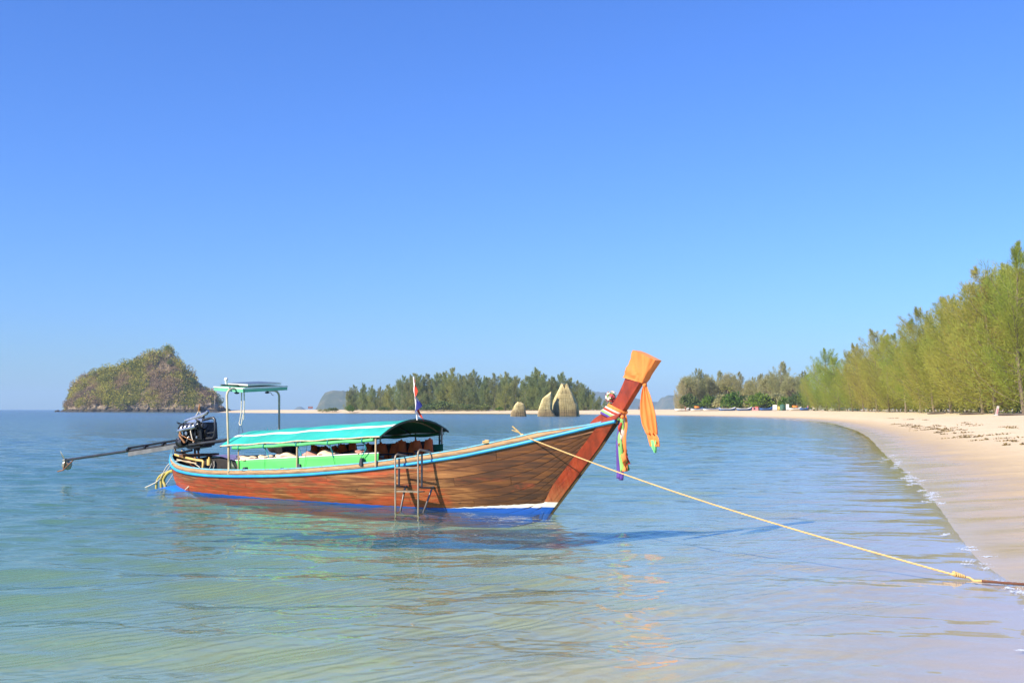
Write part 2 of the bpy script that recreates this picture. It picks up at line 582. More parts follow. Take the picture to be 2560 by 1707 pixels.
# --- materials
def hull_wood(name):
    m, nt, b, out = new_mat(name)
    co = objco(nt)
    sep = nt.nodes.new('ShaderNodeSeparateXYZ'); nt.links.new(co, sep.inputs[0])
    oi = nt.nodes.new('ShaderNodeObjectInfo')
    sh = nt.nodes.new('ShaderNodeVectorMath'); sh.operation = 'ADD'
    cmb = nt.nodes.new('ShaderNodeCombineXYZ'); nt.links.new(math_n(nt, 'MULTIPLY', oi.outputs['Random'], 40.0), cmb.inputs[0])
    nt.links.new(co, sh.inputs[0]); nt.links.new(cmb.outputs[0], sh.inputs[1])
    # planks climb towards the bow, so does the grain
    gr = noise(nt, mapping(nt, sh.outputs[0], (1.3, 1, 26), rot=(0, 0.14, 0)), 1.0, 6, 0.62, 0.3)
    gr2 = noise(nt, mapping(nt, sh.outputs[0], (3.5, 1, 80), rot=(0, 0.14, 0)), 1.0, 5, 0.6)
    wear = noise(nt, mapping(nt, co, (0.9, 1, 4.5), rot=(0, 0.1, 0)), 1.0, 6, 0.6, 0.4)
    bare = ramp(nt, gr, [(0.3, (0.040, 0.012, 0.004)), (0.48, (0.15, 0.052, 0.014)), (0.66, (0.38, 0.185, 0.072))])
    bow = ramp(nt, gr, [(0.30, (0.012, 0.004, 0.0015)), (0.50, (0.062, 0.019, 0.004)), (0.72, (0.17, 0.064, 0.015))])
    fb = ramp(nt, math_n(nt, 'ADD', math_n(nt, 'MULTIPLY', sep.outputs['X'], 0.1), math_n(nt, 'MULTIPLY_ADD', wear, 0.16, -0.08)), [(0.75, 0.0), (0.86, 1.0)])
    base = mixc(nt, fb, bare, bow)
    red = ramp(nt, gr2, [(0.3, (0.20, 0.030, 0.009)), (0.62, (0.36, 0.066, 0.018)), (0.8, (0.46, 0.165, 0.06))])
    rx = ramp(nt, math_n(nt, 'MULTIPLY', sep.outputs['X'], 0.1), [(0.12, 0.10), (0.3, 0.13), (0.52, 0.05), (0.8, 0.06), (0.9, 0.0)])
    rx = math_n(nt, 'SUBTRACT', rx, math_n(nt, 'MULTIPLY', fb, 0.16))
    fr = ramp(nt, math_n(nt, 'ADD', wear, rx), [(0.50, 0.0), (0.60, 1.0)])
    scr = ramp(nt, noise(nt, mapping(nt, co, (2.2, 1, 34), rot=(0, 0.10, 0)), 1.0, 7, 0.7, 0.5), [(0.50, 0.0), (0.60, 1.0)])
    fr2 = math_n(nt, 'MULTIPLY', fr, math_n(nt, 'SUBTRACT', 1.0, math_n(nt, 'MULTIPLY', scr, 0.85)))
    c = mixc(nt, fr2, base, red)
    hv = nt.nodes.new('ShaderNodeHueSaturation')
    nt.links.new(c, hv.inputs['Color'])
    nt.links.new(math_n(nt, 'MULTIPLY_ADD', oi.outputs['Random'], 0.5, 0.75), hv.inputs['Value'])
    c = hv.outputs[0]
    # dark oil and tar stains
    st = ramp(nt, noise(nt, mapping(nt, co, (1.6, 1, 3.0)), 2.0, 5, 0.6), [(0.66, 0.0), (0.74, 0.8)])
    c = mixc(nt, st, c, (0.03, 0.014, 0.007))
    # painted boot-top: white wedge at the bow over a blue bottom
    z = math_n(nt, 'ADD', sep.outputs['Z'], math_n(nt, 'MULTIPLY_ADD', noise(nt, co, 7.0, 5, 0.6), 0.035, -0.0175))
    wl = math_n(nt, 'MULTIPLY_ADD', sep.outputs['X'], 0.083, -0.603)        # top of the white
    bl_ = math_n(nt, 'MAXIMUM', math_n(nt, 'MULTIPLY_ADD', sep.outputs['X'], 0.042, -0.283), 0.035)
    isw = math_n(nt, 'MULTIPLY', math_n(nt, 'LESS_THAN', z, wl), math_n(nt, 'GREATER_THAN', sep.outputs['X'], 7.6))
    c = mixc(nt, isw, c, (0.72, 0.70, 0.66))
    c = mixc(nt, math_n(nt, 'LESS_THAN', z, bl_), c, (0.006, 0.085, 0.44))
    nt.links.new(c, b.inputs['Base Color'])
    b.inputs['Roughness'].default_value = 0.55
    nt.links.new(ramp(nt, gr, [(0.3, 0.75), (0.7, 0.42)]), b.inputs['Roughness'])
    bump(nt, math_n(nt, 'ADD', gr, math_n(nt, 'MULTIPLY', gr2, 0.5)), 0.35, 0.006, b)
    return m


M_WOOD = hull_wood("weathered_hull_wood")
M_INNER = simple("dark_inner_wood", (0.055, 0.028, 0.014), 0.8, 0.5, 5, 0.3, 30, stretch=(0.3, 1, 1))
M_BLUEBOT = simple("blue_bottom_paint", (0.006, 0.14, 0.62), 0.4, 0.2, 5)
M_RAIL = simple("blue_rail_paint", (0.03, 0.33, 0.74), 0.4, 0.18, 4, 0.15, 20, dirt=((0.16, 0.20, 0.22), 0.70))
M_CAPBLUE = simple("pale_blue_cap_paint", (0.16, 0.42, 0.55), 0.6, 0.3, 7, dirt=((0.32, 0.24, 0.15), 0.56))
M_GUNWOOD = simple("grey_gunwale_wood", (0.36, 0.22, 0.11), 0.75, 0.45, 3.5, 0.3, 30, stretch=(1, 1, 12), dirt=((0.60, 0.50, 0.38), 0.60))
M_GREYBROWN = simple("old_board_wood", (0.16, 0.075, 0.035), 0.8, 0.5, 4, 0.3, 30, stretch=(0.4, 1, 6))


def red_wood():
    m, nt, b, out = new_mat("red_varnished_stem")
    co = objco(nt)
    g = noise(nt, mapping(nt, co, (3, 3, 1.2), rot=(0, 0.72, 0)), 3.0, 6, 0.6, 0.4)
    g2 = noise(nt, mapping(nt, co, (9, 3, 1.0), rot=(0, 0.72, 0)), 4.0, 4)
    c = ramp(nt, g, [(0.3, (0.135, 0.018, 0.007)), (0.55, (0.27, 0.032, 0.010)), (0.8, (0.36, 0.065, 0.02))])
    sep = nt.nodes.new('ShaderNodeSeparateXYZ'); nt.links.new(co, sep.inputs[0])
    lo = ramp(nt, math_n(nt, 'ADD', sep.outputs['Z'], math_n(nt, 'MULTIPLY_ADD', g2, 0.6, -0.3)), [(0.15, 0.8), (0.55, 0.0)])
    c = mixc(nt, lo, c, (0.36, 0.15, 0.06))
    c = mixc(nt, ramp(nt, g2, [(0.64, 0.0), (0.72, 0.6)]), c, (0.09, 0.02, 0.01))
    isb = math_n(nt, 'LESS_THAN', sep.outputs['Z'], 0.205)
    c = mixc(nt, isb, c, (0.72, 0.70, 0.66))
    c = mixc(nt, math_n(nt, 'LESS_THAN', sep.outputs['Z'], 0.125), c, (0.006, 0.085, 0.44))
    nt.links.new(c, b.inputs['Base Color'])
    b.inputs['Roughness'].default_value = 0.38
    bump(nt, g, 0.2, 0.006, b)
    return m


M_RED = red_wood()

# --- hull lines
RU = [0.0, .1, .25, .6, 1.2, 2.0, 3.0, 4.2, 5.0, 6.2, 6.9, 7.95, 8.2, 9.1, 10.0, 10.56, 10.8]
RZ_ = [.70, .60, .51, .435, .395, .38, .405, .46, .515, .62, .705, .86, .90, 1.085, 1.29, 1.425, 1.475]
BU = [0.0, .1, .3, .8, 1.5, 2.5, 4.0, 5.5, 7.0, 8.5, 9.5, 10.3, 10.8]
BV = [.13, .22, .33, .52, .69, .82, .90, .88, .76, .53, .33, .15, .07]
KU = [0.0, .2, .6, 1.5, 3, 8, 8.8, 9.25, 9.52, 10.0, 10.45, 10.78]
KZ = [.30, .06, -.10, -.20, -.27, -.27, -.23, -.13, 0.0, .53, 1.05, 1.45]


def spl(u, xs, ys):
    # smooth interpolation (monotone cubic by averaging neighbours)
    return float(np.mean(np.interp(np.clip(u + np.array([-.16, -.08, 0, .08, .16]) * min(1, max(0.0, min(u, 10.8 - u) / .4)), xs[0], xs[-1]), xs, ys)))


def sheer(u): return spl(u, RU, RZ_)
def beam(u): return spl(u, BU, BV)
def keel(u): return float(np.interp(u, KU, KZ))


def hull_pt(u, t, off=0.0, side=-1):
    """t 0 at the keel, 1 at the rail; off metres outwards"""
    def raw(tt):
        b_ = beam(u); zk = keel(u); zr = sheer(u)
        f = np.interp(u, [0, 1, 6.5, 9.0, 10.8], [0.75, 0.9, 0.92, 0.66, 0.52])
        k0 = np.interp(u, [0, 1.0, 8.2, 9.5, 10.8], [.05, .25, .22, .035, .035])
        zz = zk + (zr - zk) * np.interp(u, [0, 6.5, 9, 10.8], [.12, .08, .25, .45])
        P0 = np.array([min(k0, b_), zk]); P1 = np.array([b_ * f, zz]); P2 = np.array([b_, zr])
        return (1 - tt) ** 2 * P0 + 2 * tt * (1 - tt) * P1 + tt * tt * P2
    p = raw(t)
    if off:
        q = raw(min(t + .02, 1.02)) - raw(max(t - .02, 0))
        q = q / (np.linalg.norm(q) + 1e-9)
        p = p + np.array([q[1], -q[0]]) * off
    return Vector((u, side * p[0], p[1]))


US = list(np.linspace(0.0, 1.2, 9)) + list(np.linspace(1.45, 10.75, 44))
sh = MB()
for side in (-1, 1):
    sh.grid([[hull_pt(u, t, 0, side) for t in np.linspace(0, 1, 12)] for u in US])
sh.grid([[hull_pt(u, 0, 0, -1), hull_pt(u, 0, 0, 1)] for u in US])
sh.grid([[hull_pt(0, t, 0, -1), hull_pt(0, t, 0, 1)] for t in np.linspace(0, 1, 8)], False)
hull = sh.build("hull", M_INNER, boat)

# each strake is laid in planks with staggered butt joints
NST = 10
edges = np.linspace(0.10, 0.992, NST + 1)
butts = [[3.4, 7.4], [2.2, 5.6, 8.6], [4.3, 7.9], [3.0, 6.6], [1.9, 5.0, 8.3], [3.9, 7.1], [2.6, 6.0, 9.0], [4.7, 8.0], [3.2, 6.9], [2.4, 5.4, 8.8]]
for side in (-1, 1):
    for s in range(NST):
        t0, t1 = edges[s], edges[s + 1]
        cuts = [0.02] + butts[s] + [10.55]
        for a, c in zip(cuts[:-1], cuts[1:]):
            n = max(4, int((c - a) / 0.25))
            us = np.linspace(a + .0025, c - .0025, n)
            pr = 0.008 + random.uniform(-.0012, .0012)
            rows = []
            for u in us:
                g = 0.0020 / max(0.25, (sheer(u) - keel(u)) + beam(u) * .7)
                ts = [t0 + g, t0 + g * 2.2, (t0 + t1) / 2, t1 - g * 2.2, t1 - g]
                offs = [0.003, pr, pr + .0015, pr, 0.003]
                rows.append([hull_pt(u, t, o, side) for t, o in zip(ts, offs)])
            pb = MB(); pb.grid([r_[1:4] for r_ in rows]); pb.grid([r_[0:2] for r_ in rows], False); pb.grid([r_[3:5] for r_ in rows], False)
            # closed ends
            pb.add([rows[0][0], rows[0][2], rows[0][4]], [(0, 1, 2)]); pb.add([rows[-1][0], rows[-1][2], rows[-1][4]], [(0, 1, 2)])
            pb.build("plank", M_WOOD, hull)

# blue painted bottom, showing below the planks
bt = MB()
for side in (-1, 1):
    bt.grid([[hull_pt(u, t, 0.006, side) for t in np.linspace(0, .105, 4)] for u in US if u < 9.45])
bt.grid([[hull_pt(u, 0, 0, -1) - Vector((0, 0, .006)), hull_pt(u, 0, 0, 1) - Vector((0, 0, .006))] for u in US if u < 9.4])
bt.build("bottom", M_BLUEBOT, boat)
# swollen blue run of the bottom under the stern
sb = MB()
rows = []
for u in np.linspace(-0.75, 2.1, 16):
    w = .50 * math.sqrt(max(0.0, 1 - ((u - .55) / 1.42) ** 2)) * (1.0 if u > .4 else .82)
    zc = np.interp(u, [-.75, -.2, .3, 1.0, 2.1], [-.04, .05, .12, .09, -.06])
    ring = []
    for k in range(11):
        a = math.pi * k / 10
        ring.append(Vector((u, -math.cos(a) * (w + .02), zc - .16 + .16 * math.sin(a) ** .6)))
    rows.append(ring)
sb.grid(rows)
sb.build("stern_bottom", M_BLUEBOT, boat)

# rails
UR = list(np.linspace(0.0, 1.2, 14)) + list(np.linspace(1.4, 10.78, 60))
for side in (-1, 1):
    rb = MB(); gw = MB(); cp = MB()
    rr = []; gr = []; cr = []
    for u in UR:
        y = beam(u); z = sheer(u)
        o = side
        rr.append([Vector((u, o * (y - .004), z - .028)), Vector((u, o * (y + .038), z - .022)), Vector((u, o * (y + .046), z)),
                   Vector((u, o * (y + .038), z + .022)), Vector((u, o * (y - .006), z + .026))])
        hgt_ = .085 * float(np.clip((10.42 - u) / .9, 0.02, 1))
        gr.append([Vector((u, o * (y + .022), z + .026)), Vector((u, o * (y + .008), z + .026 + hgt_))])
        cr.append([Vector((u, o * (y + .017), z + .024 + hgt_)), Vector((u, o * (y + .019), z + .046 + hgt_)),
                   Vector((u, o * (y - .030), z + .048 + hgt_)), Vector((u, o * (y - .032), z + .026 + hgt_))])
    rb.grid(rr, True)
    for e in (rr[0], rr[-1]): rb.add(e, [tuple(range(5))])
    gw.slab(gr, (0, -side * .03, 0))
    cp.grid([r_ + [r_[0]] for r_ in cr], False)
    for e in (cr[0], cr[-1]): cp.add(e, [tuple(range(4))])
    rb.build("rub_rail", M_RAIL, boat)
    g = gw.build("gunwale", M_GUNWOOD, boat)
    cp.build("gunwale_cap", M_CAPBLUE, g)

# inside: sole boards, foredeck, ribs
for k in range(7):
    fl = MB()
    v0 = -.63 + k * .18
    us = [u for u in np.linspace(.7, 8.6, 30) if beam(u) * .8 > max(abs(v0), abs(v0 + .172))]
    if len(us) < 2: continue
    fl.slab([[Vector((u, v0, .10 + .012 * max(0, u - 6) ** 2)), Vector((u, v0 + .172, .10 + .012 * max(0, u - 6) ** 2))] for u in us], (0, 0, -.02))
    fl.build("sole_board", M_GREYBROWN, boat)
fd = MB()
fd.slab([[Vector((u, -beam(u) * .97, sheer(u) - .07)), Vector((u, 0, sheer(u) - .05)), Vector((u, beam(u) * .97, sheer(u) - .07))] for u in np.linspace(8.3, 10.5, 14)], (0, 0, -.025))
fd.build("foredeck", M_GREYBROWN, boat)
for u in np.linspace(1.2, 8.0, 12):
    for side in (-1, 1):
        rbm = MB(); rbm.tube([hull_pt(u, t, -.03, side) for t in np.linspace(.3, .98, 7)], .022, 5)
        rbm.build("rib", M_INNER, boat)

# --- stem post and its red side cheeks
outer = [bl(1377, 1286, 0), bl(1436, 1206, 0), bl(1500, 1121, 0), bl(1544, 1052, 0), bl(1562, 1031, 0), bl(1585, 994, 0), bl(1608, 957, 0), bl(1626, 928, 0), bl(1642, 902, 0)]
inner = [bl(1480, 1057, 0), bl(1493, 1044, 0), bl(1506, 1036, 0), bl(1518, 1026, 0), bl(1532, 1013, 0), bl(1544, 998, 0), bl(1557, 972, 0), bl(1570, 942, 0), bl(1583, 908, 0), bl(1595, 878, 0)]
inn2 = catmull([tuple(p) for p in inner], 3)
outu = catmull([tuple(p) for p in outer[2:]], 3)
# match counts
ti = np.linspace(0, 1, 22)
def along(C, t):
    C = np.array(C); d = np.r_[0, np.cumsum(np.linalg.norm(np.diff(C, axis=0), axis=1))]; d /= d[-1]
    return np.array([np.interp(t, d, C[:, k]) for k in range(3)]).T
OI = along(inn2, ti); OO = along(outu, ti)
st = MB()
rows = []
for k in range(22):
    a = Vector(OI[k]); c = Vector(OO[k])
    th_ = np.interp(k / 21, [0, .3, 1], [.055, .060, .066])
    te = th_ * .45
    rows.append([Vector((a.x, -th_, a.z)), Vector(((a.x + c.x) / 2, -th_ * 1.02, (a.z + c.z) / 2)), Vector((c.x - .03, -th_ * .9, c.z)), Vector((c.x, -te, c.z)),
                 Vector((c.x, te, c.z)), Vector((c.x - .03, th_ * .9, c.z)), Vector(((a.x + c.x) / 2, th_ * 1.02, (a.z + c.z) / 2)), Vector((a.x, th_, a.z)), Vector((a.x, -th_, a.z))])
st.grid(rows, False)
st.add(rows[0][:8], [tuple(range(8))]); st.add(rows[-1][:8], [tuple(range(8))])
stem = st.build("stem_post", M_RED, boat)
# lower stem: the cutwater
cw = MB()
lo = along(np.array([tuple(p) for p in [bl(1366, 1300, 0), *outer[:5]]]), np.linspace(0, 1, 14))
cw.slab([[Vector((p[0] + .012, -.028, p[2])), Vector((p[0] - .10, -.034, p[2] + .02))] for p in lo], (0, .056, 0), False)
cw.build("cutwater", M_GUNWOOD, stem)
# cheeks on the two sides of the bow
pin = along(np.array([tuple(bl(*q, .1)) for q in [(1346, 1296), (1358, 1264), (1367, 1250), (1385, 1215), (1428, 1156), (1469, 1102), (1492, 1070), (1512, 1046)]]), np.linspace(0, 1, 14))
pout = along(np.array([tuple(p) for p in [bl(1366, 1302, 0), *outer[:5]]]), np.linspace(0, 1, 14))
def hull_y_at(u, z):
    zr = sheer(min(u, 10.8)); zk = keel(min(u, 10.78))
    best = 0.03
    for t in np.linspace(0, 1, 60):
        p = hull_pt(min(u, 10.78), t, .0, -1)
        if p.z <= z + .012: best = -p.y
    return max(best, .03)
for side in (-1, 1):
    ck = MB(); rws = []
    for k in range(14):
        a, c = pin[k], pout[k]
        row = []
        for w in np.linspace(0, 1, 9):
            x = a[0] + (c[0] - a[0]) * w; z = a[2] + (c[2] - a[2]) * w
            yy = hull_y_at(x, z) if z < sheer(min(x, 10.8)) else .062
            row.append(Vector((x, side * (max(hull_y_at(x, z), .028) + .020), z)))
        rws.append(row)
    ck.slab(rws, (0, -side * .022, 0), False)
    ck.build("stem_cheek", M_RED, stem)

# --- canopy
M_CANOPY = simple("turquoise_tarp", (0.03, 0.40, 0.345), 0.55, 0.28, 1.6, 0.6, 4, spec=0.35, dirt=((0.07, 0.41, 0.35), 0.60))
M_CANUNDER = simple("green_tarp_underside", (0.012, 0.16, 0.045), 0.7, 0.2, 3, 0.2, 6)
M_STRIPE = simple("white_tarp_stripe", (0.80, 0.80, 0.78), 0.5, 0.08, 4)
M_GREEN = simple("green_side_cloth", (0.085, 0.56, 0.115), 0.6, 0.14, 2.4, 0.3, 5)
M_GREENROLL = simple("green_rolled_cloth", (0.10, 0.50, 0.17), 0.5, 0.2, 5, 0.4, 10)
M_BAMBOO = simple("bamboo_pole", (0.42, 0.33, 0.20), 0.6, 0.3, 6, 0.2, 20, stretch=(1, 1, .5))
M_PIPEDARK = simple("dark_green_pole", (0.035, 0.055, 0.035), 0.5, 0.3, 6)
M_TEALSTRAP = simple("teal_strap", (0.02, 0.28, 0.32), 0.7, 0.2, 9)
M_TRIM = simple("frayed_tarp_edge", (0.52, 0.44, 0.33), 0.8, 0.3, 14)
M_DARKSTRING = simple("dark_cord", (0.03, 0.04, 0.06), 0.8, 0.2, 20)
M_WHITEPAINT = simple("white_paint", (0.72, 0.72, 0.70), 0.5, 0.12, 8)

def eave(u): return 1.0 + (u - 2.5) * .0575
HW = .88
def can_pt(u, v, off=0.0):
    e = eave(u) + .03 * (v / HW)
    rise = np.interp(u, [2.3, 6.8], [.235, .25])
    s = 1 - abs(v / HW) ** 2.1
    return Vector((u, v, e + rise * s - off + .006 * math.sin(u * 7.5 + v * 2) * (1 - s) - .016 * math.sin(math.pi * ((u - 2.52) / 1.075)) ** 2 * (.35 + .65 * s)))

cu0, cu1 = 2.52, 6.66
vs_ = np.linspace(-HW, HW, 25)
usc = np.linspace(cu0, cu1, 44)
def cu_edge(u, v):
    return u
cn = MB(); cn.grid([[can_pt(u, v) for v in vs_] for u in usc])
canopy = cn.build("canopy", M_CANOPY, boat)
cn = MB(); cn.slab([[can_pt(u, v, .006) for v in vs_] for u in usc], (0, 0, -.006))
cn.build("canopy_lining", M_CANUNDER, canopy)
for v0 in (-.53, .53):
    sp = MB(); sp.grid([[can_pt(u, v, -.004) for v in (v0 - .045, v0, v0 + .045)] for u in usc[:]])
    sp.build("canopy_stripe", M_STRIPE, canopy)
for v0 in (-HW, HW):
    sp = MB(); sp.tube([can_pt(u, v0, .008) for u in usc], .013, 6)
    sp.build("eave_pole", M_TRIM, canopy)
for k, u in enumerate([cu0, 3.6, 4.7, 5.75, cu1 - .22, cu1]):
    sp = MB(); sp.tube([can_pt(u, v, .026) for v in vs_], .013 if k < 5 else .016, 6)
    sp.build("canopy_arch", M_BAMBOO if k in (4,) else M_PIPEDARK, canopy)
# posts
def post(u, v, z0, z1, r, mat, lean=0.0, name="canopy_post"):
    p = MB(); p.tube([(u + lean, v, z0), (u, v, z1)], r, 8)
    return p.build(name, mat, boat)
for (u, v, r, mm) in [(2.72, -.84, .019, M_BAMBOO), (2.95, -.80, .012, M_BAMBOO), (4.62, -.86, .017, M_BAMBOO), (6.53, -.84, .019, M_BAMBOO),
                      (2.7, .82, .015, M_PIPEDARK), (3.9, .86, .013, M_PIPEDARK), (5.0, .86, .013, M_PIPEDARK), (5.9, .85, .015, M_PIPEDARK), (6.52, .80, .017, M_PIPEDARK), (6.66, .70, .018, M_BAMBOO)]:
    post(u, v, sheer(u) + .03, can_pt(u, v, .03).z, r, mm)
for (px0, px1, v) in [((1115, 1068), (1094, 1120), .86)]:
    g = MB(); g.tube([bl(*px0, -v), bl(*px1, -v + .1)], .006, 5); g.build("canopy_stay", M_DARKSTRING, boat)
    g = MB(); g.tube([bl(1094, 1118, -v + .1), bl(1093, 1133, -v + .1)], .028, 8); g.build("stay_weight", M_DARKSTRING, boat)
# rolled curtains
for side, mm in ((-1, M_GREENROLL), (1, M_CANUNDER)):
    u0, u1 = (2.86, 6.50)
    rl = MB(); pth = []
    for u in np.linspace(u0, u1, 30):
        pth.append((u, side * .86, eave(u) - (.088 if side < 0 else .05) - .012 * math.sin((u - u0) * 4.3) ** 2 - (.0 if side < 0 else -.03)))
    rl.tube(pth, [.030 + .004 * math.sin(k * 1.3) for k in range(30)], 8)
    roll = rl.build("curtain_roll", mm, boat)
    if side < 0:
        for u in (3.05, 3.75, 4.62, 5.42, 6.25):
            st_ = MB()
            c = Vector((u, -.86, eave(u) - .092))
            st_.tube([c + Vector((0, .040 * math.cos(a), .042 * math.sin(a))) for a in np.linspace(0, 2 * math.pi, 11)[:-1]], .009, 5, closed=True)
            if u > 3.2:
                st_.tube([c + Vector((0, .02, -.03)), c + Vector((.05, .03, -.13)), c + Vector((.09 if u < 6 else -.05, .04, -.26))], .010, 5)
            st_.build("strap", M_TEALSTRAP, roll)
# green side cloths between gunwale and bench top
for side in (-1, 1):
    sd_ = MB(); rows = []
    for u in np.linspace(2.84, 6.5, 26):
        top = .69 + (u - 2.82) * .0605
        bot = sheer(u) + .06
        skew = .12 * max(0, 1 - (u - 2.84) / .3)
        rows.append([Vector((u + skew * (1 - w), side * (beam(u) - .06 + .02 * math.sin(u * 3.1 + w * 2) * w * (1 - w) * 2), bot + (top - bot) * w)) for w in np.linspace(0, 1, 6)])
    sd_.slab(rows, (0, -side * .008, 0))
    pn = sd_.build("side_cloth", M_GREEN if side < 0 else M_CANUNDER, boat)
    tr = MB(); tr.tube([Vector((u, side * (beam(u) - .062), .695 + (u - 2.82) * .0605)) for u in np.linspace(2.84, 6.5, 20)], .011, 6)
    tr.build("cloth_hem", M_WHITEPAINT, pn)
    if side < 0:
        for (u0, u1) in ((3.72, 3.80), (4.80, 4.90), (5.55, 5.42), (6.12, 6.3)):
            tc = MB(); tc.tube([Vector((u0, -beam(u0) - .0 + .045, sheer(u0) + .13)), Vector((u1, -.875, eave(u1) - .05))], .004, 4)
            tc.build("tie_cord", M_DARKSTRING, pn)
# benches inside
for side in (-1, 1):
    bn = MB()
    bn.slab([[Vector((u, side * (beam(u) - .09), .60 + (u - 2.82) * .058)), Vector((u, side * (beam(u) - .42), .60 + (u - 2.82) * .058))] for u in np.linspace(2.95, 6.4, 12)], (0, 0, -.025))
    bn.build("bench", M_GREYBROWN, boat)
# black pads tied along the gunwale
for (px, py, h, w) in [(612, 1172, .07, .09), (707, 1172, .055, .10), (749, 1168, .12, .11), (904, 1154, .13, .07), (667, 1174, .03, .08), (819, 1166, .03, .05)]:
    p = bl(px, py, .84)
    pd = MB()
    pd.hexa([p + Vector((sx * w * .5 * (1 if sz < 0 else .62), sy * .035 + (0 if sz < 0 else .01), sz * h * .5)) for sx in (-1, 1) for sy in (-1, 1) for sz in (-1, 1)])
    pd.build("rail_pad", M_DARKSTRING, boat)

# --- mast frame with the solar panel
M_PALEPIPE = simple("weathered_pale_pipe", (0.47, 0.43, 0.30), 0.55, 0.25, 5, stretch=(1, 1, .6), dirt=((0.14, 0.13, 0.09), 0.66))
M_SOLAR = simple("solar_glass", (0.09, 0.13, 0.19), 0.4, 0.2, 8)
M_SOLARFRAME = simple("aluminium_edge", (0.62, 0.66, 0.66), 0.4, 0.1, 9)
M_RACK = simple("green_rack_board", (0.13, 0.46, 0.30), 0.5, 0.2, 5)
nl = bl(573, 1178, .84); ntp = bl(567, 988, .80); fbm = bl(698, 1085, -.82); ft = bl(698, 990, -.80)
ztop = (bl(600, 972, .5).z + bl(680, 972, -.6).z) / 2
mf = MB()
mf.tube([nl, ntp, ntp + Vector((0, .02, .06)), ntp + Vector((.0, .06, .105)), ntp + Vector((-.01, .13, .125)),
         ft + Vector((.01, -.13, .11)), ft + Vector((0, -.06, .09)), ft + Vector((0, -.02, .05)), ft, (ft.x, fbm.y, sheer(ft.x) + .05)], .022, 10)
mast = mf.build("mast_frame", M_PALEPIPE, boat)
zc = ntp.z + .15
um = (ntp.x + ft.x) / 2
# a tilted rack lying over the frame with the panel on top
RR = Euler((0.055, 0.05, 0.0)).to_matrix()
def rk(c, s, z):
    m_ = MB(); cc = Vector((um - .06, -.02, zc + z))
    P = [cc + RR @ (Vector(c) + Vector((sx * s[0] / 2, sy * s[1] / 2, sz * s[2] / 2))) for sx in (-1, 1) for sy in (-1, 1) for sz in (-1, 1)]
    return m_.hexa(P)
rack = rk((0, 0, 0), (.86, 1.12, .02), .03).build("solar_rack", M_RACK, boat)
rk((0, -.55, 0), (.88, .03, .022), .03).build("rack_edge", M_SOLARFRAME, rack)
rk((0, -.545, 0), (.86, .02, .06), -.012).build("rack_skirt", M_RACK, rack)
rk((.43, .01, 0), (.02, 1.06, .06), -.012).build("rack_skirt", M_RACK, rack)
rk((.435, 0, 0), (.03, 1.08, .035), .03).build("rack_edge", M_SOLARFRAME, rack)
pnl = rk((.0, .06, 0), (.66, .84, .03), .085).build("solar_panel", M_SOLARFRAME, boat)
for i in range(4):
    for j in range(4):
        rk((-.24 + i * .16, .06 - .30 + j * .20, 0), (.152, .190, .004), .103).build("solar_cell", M_SOLAR, pnl)
lmp = MB(); c0 = Vector((um - .35, -.40, zc + .09)); lmp.cyl(c0, c0 + Vector((0, 0, .05)), .022); lmp.ball(c0 + Vector((0, 0, .075)), .04)
lmp.build("mast_light", M_WHITEPAINT, boat)
sbm = MB(); sbm.box((um - .02, ntp.y + .3, ztop + .06), (.05, .55, .03)); sbm.build("rack_bearer", M_PIPEDARK, boat)
# two lamps under the beam
for (px, py, v, k) in ((592, 982, .5, 0), (668, 981, -.55, 1)):
    p = bl(px, py, v); l_ = MB()
    l_.cyl(p + Vector((0, 0, .10)), p + Vector((0, 0, .02)), .009)
    l_.ball(p, .045, 10, 6, (1.2, 1.0, .5))
    if k: l_.tube([p, p + Vector((.05, .05, 0)), p + Vector((.06, .08, -.05)), p + Vector((.08, .10, -.06))], .006, 5)
    l_.build("hanging_lamp", M_DARKSTRING, boat)
tpole = MB(); p = bl(669, 1073, 0); tpole.cyl(p - Vector((0, 0, .06)), p + Vector((0, 0, .03)), .012, 8); tpole.build("roof_peg", M_WHITEPAINT, boat)

# --- stern fittings
M_ENGBOX = simple("dark_engine_well", (0.018, 0.014, 0.013), 0.6, 0.4, 5)
M_TARPBLUE = simple("faded_violet_tarp", (0.19, 0.17, 0.34), 0.5, 0.3, 4, 0.5, 8)
M_YELLOWPIPE = simple("yellow_pvc_pipe", (0.62, 0.42, 0.13), 0.45, 0.22, 5)
M_HOSE = simple("olive_yellow_hose", (0.42, 0.35, 0.08), 0.5, 0.3, 4, dirt=((0.09, 0.09, 0.03), 0.62))
M_ROPE = simple("tan_rope", (0.58, 0.40, 0.17), 0.85, 0.2, 30, 0.6, 90)
M_ROPEW = simple("white_rope", (0.62, 0.58, 0.50), 0.85, 0.2, 30, 0.5, 80)
M_RUSTPIPE = simple("rusty_bracket", (0.20, 0.10, 0.06), 0.7, 0.4, 8)
eb = MB(); eb.box((1.95, .05, .46), (1.25, .95, .48)); ebx = eb.build("engine_box", M_ENGBOX, boat)
tb = MB()
tb.grid([[Vector((u, v, .715 + .02 * math.sin(u * 5 + v * 3) - .05 * abs(v) ** 2 + .03 * math.sin(3.1 * (u - 1.4)))) for v in np.linspace(-.50, .58, 9)] for u in np.linspace(1.28, 2.62, 12)])
tb.build("tarp_cover", M_TARPBLUE, ebx)
yb = MB(); yb.tube([bl(430, 1141, .05), bl(437, 1136, .10), bl(446, 1139, .2), bl(470, 1145, .42), bl(494, 1150, .58), bl(505, 1151, .62), bl(508, 1153, .63), bl(507, 1170, .63)], .024, 8)
yb.build("stern_rail_pipe", M_YELLOWPIPE, boat)
